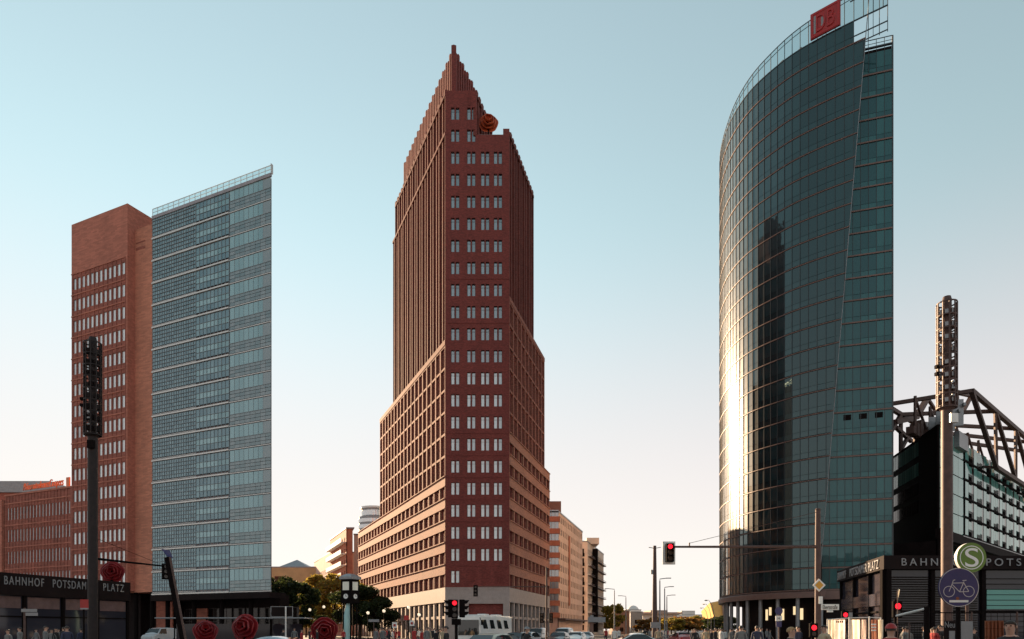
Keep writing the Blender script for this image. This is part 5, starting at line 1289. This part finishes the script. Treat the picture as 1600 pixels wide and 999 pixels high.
mb = MB(); x0, x1 = X(1543, 19.3), X(1572, 19.3); z1 = Z(970, 19.3); mb.box(((x0+x1)/2, 19.4, z1/2), (x1-x0, .05, z1)); mb.build('panel', 'orangep', t)
for k in range(5):
    mb = MB(); mb.box((x0+.05+k*(x1-x0-.1)/4, 19.35, z1/2), (.03, .04, z1-.04)); mb.build('rib', 'orangep', t)

# ================================================================== vehicles
M['tyre'] = mat('tyre', (.02, .02, .02), .8, .1, 5)
M['carglass'] = glass('car_glass', (.012, .014, .016), (.03, .035, .036), 1.6, .02)
M['tail'] = mat('tail_lamp', (.5, .01, .01), .25, 0)
M['lamp_clear'] = mat('head_lamp', (.7, .7, .68), .15, 0)
def paint(n, c):
    if n not in M:
        M[n] = mat(n, c, .32, .05, 2); principled(M[n]).inputs['Coat Weight'].default_value = .8; principled(M[n]).inputs['Coat Roughness'].default_value = .06
    return n
SHAPES = {
 'saloon': dict(L=4.5, W=.88, H=1.42, belt=.90, st=[(-2.25, .55, 0), (-2.1, .70, 0), (-1.2, .86, 0), (-.85, .90, 0), (-.05, 1.38, 1), (.35, 1.42, 1), (.85, 1.40, 1), (1.55, .98, 1), (2.1, .93, 0), (2.25, .62, 0)]),
 'hatch': dict(L=4.1, W=.86, H=1.46, belt=.92, st=[(-2.05, .56, 0), (-1.9, .74, 0), (-1.1, .90, 0), (-.85, .94, 0), (-.2, 1.40, 1), (.3, 1.46, 1), (1.3, 1.42, 1), (1.85, 1.0, 1), (2.0, .95, 0), (2.05, .6, 0)]),
 'van': dict(L=4.9, W=.95, H=1.95, belt=1.1, st=[(-2.45, .6, 0), (-2.3, .95, 0), (-1.75, 1.08, 0), (-1.6, 1.12, 0), (-.95, 1.85, 1), (-.3, 1.95, 1), (1.8, 1.93, 1), (2.35, 1.80, 1), (2.42, 1.2, 1), (2.45, .6, 0)])}
CARM = {}
def car(x, y, rz, kind, col, label, group=None):
    sh_ = SHAPES[kind]; W_, belt, st = sh_['W'], sh_['belt'], sh_['st']
    t = thing('van' if kind == 'van' else 'car', (x, y, 0), label, 'van' if kind == 'van' else 'car', group, rz)
    if kind not in CARM:
        d = {}
        mb = MB(); rows = []; yt_ = lambda z, cab: W_*(1-(.26 if kind != 'van' else .12)*max(0, (z-belt)/(sh_['H']-belt))) if z > belt else W_
        for i, (sx, zt_, cab) in enumerate(st):
            k = .86 if i in (0, len(st)-1) else .96 if i in (1, len(st)-2) else 1
            zb_ = belt if zt_ > belt else zt_; wt = yt_(zt_, cab)*k-.04
            h = [(W_*k*.90, .22), (W_*k, .36), (W_*k, .60 if zb_ > .62 else zb_-.02), (W_*k*.985, zb_-.005), (wt, zt_-.025), (wt*.86, zt_), (wt*.4, zt_+.02)]
            rows.append([(sx, a, b) for a, b in h]+[(sx, -a, b) for a, b in h[::-1]])
        mb.grid(rows, 0, True); mb.face(rows[0][::-1]); mb.face(rows[-1]); d['body'] = mb
        c = [s_ for s_ in st if s_[2]]; f0 = [s_ for s_ in st if s_[0] < c[0][0]][-1]; r0 = c[-1] if c[-1][1] > belt+.3 else c[-1]
        for s_ in (-1, 1):
            mb = MB(); pts = [(f0[0]+.12, belt+.03)]+[(q[0]+(.06 if q is c[0] else 0), q[1]-.07) for q in c if q[1] > belt+.15]+[(c[-1][0]-.1 if kind != 'van' else c[-1][0]-.3, belt+.06)]
            if kind == 'van': pts = [(f0[0]+.2, belt+.05), (c[0][0]+.05, 1.78), (c[0][0]+1.0, 1.80), (c[0][0]+1.0, belt+.05)]
            P3 = [(a, s_*(yt_(b, 1)+.006 if b > belt+.1 else W_*.985+.004), b) for a, b in pts]; mb.face(P3 if s_ < 0 else P3[::-1]); d['side_window%d' % s_] = mb
        for nm, (a, b) in (('windscreen', (f0, c[0])), ('rear_window', (c[-1], c[-2]))):
            za, zb2 = max(a[1], belt), b[1]; sg = -1 if nm == 'windscreen' else 1; P0 = Vector((a[0], 0, za)); P1 = Vector((b[0], 0, zb2)); nn = Vector((P1.z-P0.z, 0, -(P1.x-P0.x))).normalized()
            if nn.x*sg < 0: nn = -nn
            q0, q1 = P0.lerp(P1, .1)+nn*.02, P0.lerp(P1, .92)+nn*.02; w0, w1 = yt_(q0.z, 1)*.88, yt_(q1.z, 1)*.86
            mb = MB(); f4 = [(q0.x, -w0, q0.z), (q0.x, w0, q0.z), (q1.x, w1, q1.z), (q1.x, -w1, q1.z)]; mb.face(f4[::-1] if sg < 0 else f4); d[nm] = mb
        CARM[kind] = d
    d = CARM[kind]; c_, s_n = math.cos(rz), math.sin(rz)
    def put(nm, mb, m, par=t):
        key = nm.rstrip('-1') if nm.startswith('side_window') else nm
        me = mb.mesh(key, m); o = bpy.data.objects.new(key, me); COL.objects.link(o); o.parent = par; return o
    bo = put('body', d['body'], col); sd = bo.modifiers.new('s', 'SUBSURF'); sd.levels = sd.render_levels = 1
    for k in ('side_window-1', 'side_window1', 'windscreen', 'rear_window'): put(k, d[k], 'carglass')
    L2 = sh_['L']/2
    for s_ in (-1, 1):
        mb = MB(); mb.sphere((-L2+.12, s_*W_*.66, .62 if kind != 'van' else .8), .12, sc=(.7, 1.5, .8)); put('headlight', mb, 'lamp_clear')
        mb = MB(); mb.sphere((L2-.07, s_*W_*.72, .72 if kind != 'van' else .95), .12, sc=(.5, 1.2, .9)); put('taillight', mb, 'tail')
        mb = MB(); mb.sphere((-L2*.36, s_*(W_+.1), belt+.05), .1, sc=(.7, 1, .7)); put('wing_mirror', mb, col)
        for wx in (-L2*.62, L2*.62):
            mb = MB(); mb.tube([(wx, s_*(W_-.2), .31), (wx, s_*(W_+.012), .31)], .31, 20); wh_ = put('wheel', mb, 'tyre'); mb = MB(); mb.disc((wx, s_*(W_+.018), .31), (0, s_, 0), .2, 16); put('rim', mb, 'alu', wh_)
    return t
paint('white_car_paint', (.72, .72, .70)); paint('silver_car_paint', (.5, .52, .54)); paint('cream_car_paint', (.62, .58, .46)); paint('dark_car_paint', (.03, .03, .035)); paint('blue_car_paint', (.35, .45, .52)); paint('grey_car_paint', (.2, .2, .21)); paint('red_car_paint', (.3, .02, .02))
car(X(984, 44), 44, .06, 'saloon', 'white_car_paint', 'white saloon car seen from the side at the far end of the crossing')
car(X(761, 32), 32, .95, 'hatch', 'cream_car_paint', 'cream hatchback in front of the white bus')
car(X(408, 20.5), 20.5, .05, 'saloon', 'blue_car_paint', 'pale blue saloon roof below the glossy red rose')
car(X(250, 88), 88, 1.4, 'van', 'silver_car_paint', 'silver van at the foot of the office tower')
for px, Y, k, c, lb in ((881, 88, 'van', 'white_car_paint', 'white van at the head of the queue of cars by the skyscraper'), (873, 70, 'hatch', 'dark_car_paint', 'dark hatchback left of the white van in the queue'), (900, 76, 'hatch', 'white_car_paint', 'white hatchback right of the white van in the queue'), (914, 82, 'saloon', 'grey_car_paint', 'grey saloon at the right end of the queue of cars'), (840, 90, 'van', 'grey_car_paint', 'grey van below the thin signal pole')):
    car(X(px, Y), Y, 1.30, k, c, lb, 'cars queueing by the skyscraper')
car(X(1064, 74), 74, -1.5, 'saloon', 'red_car_paint', 'dark red car driving away towards the autumn trees')
car(X(806, 60), 60, 1.2, 'hatch', 'dark_car_paint', 'dark car between the bus and the skyscraper')
car(X(822, 64), 64, 1.2, 'hatch', 'silver_car_paint', 'silver car between the bus and the grey van')
# bus: front towards us at left, flank to the right
Yu = 62; t = thing('bus', (X(740, Yu)+.8, Yu+4.5, 0), 'white touring coach with black slanted stripes on its flank', 'bus')
c0 = Vector((X(714, Yu), Yu)); c1 = Vector((X(750, Yu), Yu-.15)); BF = Fr(c0, c1); dirb = Vector((.36, .933)); BS_ = Fr(c1, c1+dirb*8)
bw = BF.L; hb = Z(961.5, Yu)
mb = MB(); mb.prism([c0, c1, c1+dirb*8, c0+dirb*8], .35, hb-.05); mb.prism(offset([c0, c1, c1+dirb*8, c0+dirb*8], [.12]*4), hb-.05, hb+.06); mb.build('body', paint('white_bus_paint', (.78, .77, .75)), t, bevel=.14)
mb = MB(); BF.box(mb, .12, bw-.1, .02, .05, 1.15, hb-.42); mb.build('windscreen', 'carglass', t)
mb = MB()
for i in range(4):
    u = .8+i*1.75; fr = BS_; c = [fr.pt(u, .02, 1.75), fr.pt(u+1.05, .02, 1.75), fr.pt(u+.55, .02, hb-.4), fr.pt(u-.35, .02, hb-.4)]; mb.face(c)
mb.build('side_window', 'carglass', t)
for i in range(6):
    mb = MB(); u = .5+i*1.6; mb.box((BS_.pt(u, -.6, 0).x, BS_.pt(u, -.6, 0).y, hb+.08), (1.0, .8, .16), math.atan2(dirb.y, dirb.x)); mb.build('roof_unit', 'white_bus_paint', t, bevel=.05) if i in (1, 3) else None
for s_ in (.35, bw-.35):
    mb = MB(); BF.box(mb, s_-.2, s_+.2, .01, .06, .6, .85); mb.build('headlight', 'lamp_clear', t)
for u in (1.8, 6.4):
    for d in (.01, -bw+.1):
        p = BS_.pt(u, d-.25, .5); q = BS_.pt(u, d+.01, .5); mb = MB(); mb.tube([p, q], .5, 20); w_ = mb.build('wheel', 'tyre', t); mb = MB(); mb.disc(BS_.pt(u, d+.02, .5), (BS_.n.x, BS_.n.y, 0), .3, 16); mb.build('rim', 'alu', w_)
for u, dx in ((.0, -.28), (bw, .2)):
    mb = MB(); p = BF.pt(u+dx, .2, 2.3); mb.box((p.x, p.y, p.z), (.16, .2, .45)); mb.bar(p, BF.pt(u, .05, 2.75), .04); mb.build('wing_mirror', 'black', t)

# ================================================================== people
M['skin'] = mat('skin', (.46, .27, .20), .6, .06, 8); M['hair_dark'] = mat('dark_hair', (.03, .02, .015), .6, .2, 20); M['hair_fair'] = mat('fair_hair', (.32, .20, .09), .6, .2, 20)
M['lip'] = mat('lip', (.30, .13, .10), .6, .05, 8)
CL_ = {'black': (.018, .017, .02), 'navy': (.03, .035, .07), 'grey': (.16, .16, .16), 'beige': (.42, .33, .22), 'red': (.35, .03, .03), 'white': (.6, .58, .55), 'orange': (.5, .18, .03), 'blue': (.08, .14, .26)}
for k, v in CL_.items(): M['c_'+k] = mat(k+'_cloth', v, .85, .15, 6)
def body_mesh(pose):
    st_ = pose == 'stand'; V, E, Rd = [], [], []
    def add(p, r, par=None):
        V.append(p); Rd.append(r); i = len(V)-1
        if par is not None: E.append((par, i))
        return i
    pel = add((0, 0, .95), (.155, .12)); sp = add((0, 0, 1.13), (.145, .11), pel); ch = add((0, .01, 1.33), (.175, .12), sp); up = add((0, .01, 1.45), (.12, .085), ch); nk = add((0, -.005, 1.52), (.055, .055), up)
    jw = add((0, -.025, 1.585), (.066, .075), nk); hd = add((0, -.012, 1.665), (.079, .096), jw); add((0, 0, 1.735), (.055, .068), hd)
    hands = []
    for s_ in (-1, 1):
        sw = 0 if st_ else s_*.16
        sh = add((s_*.185, .01, 1.42), (.062, .062), up); el = add((s_*.245, .02+sw*.5, 1.14), (.045, .045), sh); wr = add((s_*.255, -.05+sw*1.2, .90), (.030, .034), el); ha = add((s_*.255, -.065+sw*1.35, .82), (.022, .042), wr); hands.append(V[ha])
        sw = 0 if st_ else -s_*.22
        hp = add((s_*.095, 0, .86), (.095, .098), pel); kn = add((s_*.105, -.02+sw*.6, .49), (.062, .064), hp); an = add((s_*.11, .03+sw*1.3, .10), (.042, .048), kn); add((s_*.12, -.11+sw*1.3, .045), (.045, .032), an)
    me = bpy.data.meshes.new('p'); me.from_pydata(V, E, []); o = bpy.data.objects.new('p', me); COL.objects.link(o)
    m = o.modifiers.new('skin', 'SKIN'); m.use_smooth_shade = True
    for i, r in enumerate(Rd): me.skin_vertices[0].data[i].radius = r; me.skin_vertices[0].data[i].use_root = i == 0
    s2 = o.modifiers.new('sub', 'SUBSURF'); s2.levels = s2.render_levels = 2; bpy.context.view_layer.update()
    ev = bpy.data.meshes.new_from_object(o.evaluated_get(bpy.context.evaluated_depsgraph_get())); bpy.data.objects.remove(o)
    mb = MB()
    for p in ev.polygons:
        c = p.center; arm = abs(c.x) > .205
        mi = 0 if c.z > 1.50 or (arm and c.z < .93) else 1 if c.z > .88 or (arm and c.z > .8) else 2 if c.z > .085 else 3
        mb.face([ev.vertices[i].co for i in p.vertices], mi, True)
    # face and fingers grow out of the same mesh
    mb.tube([(0, -.098, 1.685), (0, -.125, 1.645), (0, -.10, 1.637)], [.010, .017, .012], 7)
    for s_ in (-1, 1):
        mb.sphere((s_*.032, -.097, 1.672), .011, 4, 8, 6); mb.sphere((s_*.085, .0, 1.655), .03, 0, 8, 6, (.35, .7, 1))
    mb.tube([(-.024, -.094, 1.612), (0, -.102, 1.611), (.024, -.094, 1.612)], .006, 6, 5)
    for h in hands:
        s_ = 1 if h[0] > 0 else -1
        for k, (dy, ln) in enumerate(((-.030, .070), (-.010, .080), (.010, .074), (.030, .058))):
            b = Vector((h[0], h[1]+dy, h[2]-.02)); mb.tube([b, b+Vector((-s_*.008, 0, -ln*.55)), b+Vector((-s_*.022, 0, -ln))], [.0085, .0075, .005], 6)
        b = Vector((h[0], h[1]-.035, h[2]+.03)); mb.tube([b, b+Vector((-s_*.01, -.028, -.025)), b+Vector((-s_*.016, -.035, -.055))], [.011, .009, .006], 6)
    bpy.data.meshes.remove(ev)
    hr = MB(); rows = []
    for i in range(9):
        tt = R(5+i*13); rows.append([(.088*math.sin(tt)*math.sin(a*math.pi/8), -.004+.108*math.sin(tt)*math.cos(a*math.pi/8)*(1 if math.cos(a*math.pi/8) > 0 else .90), 1.672+.093*math.cos(tt)+(.055 if i > 5 and math.cos(a*math.pi/8) < -.2 else 0)) for a in range(16)])
    hr.grid(rows, 0, True, True); hr.face(rows[0])
    return mb, hr
BODY = {p: body_mesh(p) for p in ('stand', 'walk')}; PM = {}
def person(px, Y, pose, top, legs, label, group=None, rz=0, hair='hair_dark', hat=None, h=1.0, xoff=0):
    key = (pose, top, legs)
    if key not in PM: PM[key] = BODY[pose][0].mesh('body', ['skin', 'c_'+top, 'c_'+legs, 'black', 'black', 'lip'])
    if pose not in PM: PM[pose] = BODY[pose][1].mesh('hair', 'hair_dark')
    t = thing('person', (X(px, Y)+xoff, Y, 0), label, 'person', group, rz); t.scale = (h, h, h)
    o = bpy.data.objects.new('body', PM[key]); COL.objects.link(o); o.parent = t
    hk = (pose, hair)
    if hair != 'hair_dark' and hk not in PM: PM[hk] = BODY[pose][1].mesh('hair', hair)
    o = bpy.data.objects.new('hair', PM[pose] if hair == 'hair_dark' else PM[hk]); COL.objects.link(o); o.parent = t
    if hat:
        mb = MB(); rows = [[(.1*math.sin(R(a2))*math.cos(a*math.pi/8), -.005+.118*math.sin(R(a2))*math.sin(a*math.pi/8), 1.685+.1*math.cos(R(a2))) for a in range(16)] for a2 in (2, 25, 50, 75, 92)]; mb.grid(rows, 0, True, True)
        mb.grid([[(x_, -.10-.07*math.cos(x_*12), 1.69) for x_ in (-.08, -.04, 0, .04, .08)], [(x_, -.09, 1.70) for x_ in (-.08, -.04, 0, .04, .08)]]); o = bpy.data.objects.new('cap', mb.mesh('cap', hat)); COL.objects.link(o); o.parent = t
    return t
person(1579, 11.2, 'walk', 'black', 'navy', 'person with dark hair in dark clothes walking at the right edge', rz=-.9)
person(1392, 12.4, 'walk', 'red', 'black', 'person in a dull red cap walking right of the banners', rz=2.6, hat='red_dark', h=.97)
person(1236, 15, 'walk', 'black', 'grey', 'fair haired person in black left of the signal pole', rz=1.2, hair='hair_fair', h=.95)
person(1288, 21, 'walk', 'beige', 'navy', 'person in beige at the left end of the banner fence', rz=-1.3)
person(823, 27, 'stand', 'black', 'black', 'person in black with a grey cap left of the queue of cars', rz=1.5, hat='grey_steel', h=.98)
person(697, 26, 'stand', 'black', 'navy', 'dark dressed person left of the signal in front of the bus', rz=-1.4)
rr = random.Random(5)
def crowd(px0, px1, Y0, Y1, n, where, cols):
    for _ in range(n):
        top = rr.choice(cols); lb = 'pedestrian in %s top %s' % (top, where)
        person(rr.uniform(px0, px1), rr.uniform(Y0, Y1), rr.choice(('walk', 'stand')), top, rr.choice(('black', 'navy', 'grey')), lb, lb, rr.uniform(0, 6.28), h=rr.uniform(.93, 1.05))
crowd(586, 692, 45, 95, 30, 'in the crowd left of the skyscraper', ['black', 'grey', 'beige', 'red', 'white'])
crowd(945, 1060, 60, 120, 20, 'crossing behind the white saloon car', ['black', 'grey', 'beige', 'red', 'white'])
crowd(1068, 1135, 45, 90, 22, 'in the crowd left of the glass tower', ['orange', 'black', 'beige', 'white', 'navy'])
crowd(1140, 1275, 30, 80, 14, 'in front of the glass tower columns', ['black', 'navy', 'grey'])
crowd(440, 540, 50, 90, 12, 'near the roses and the historic clock tower', ['black', 'red', 'grey'])
crowd(1405, 1545, 26, 40, 10, 'behind the site fence', ['black', 'red', 'grey'])
crowd(5, 130, 30, 55, 10, 'in front of the left station hall', ['black', 'navy', 'grey'])
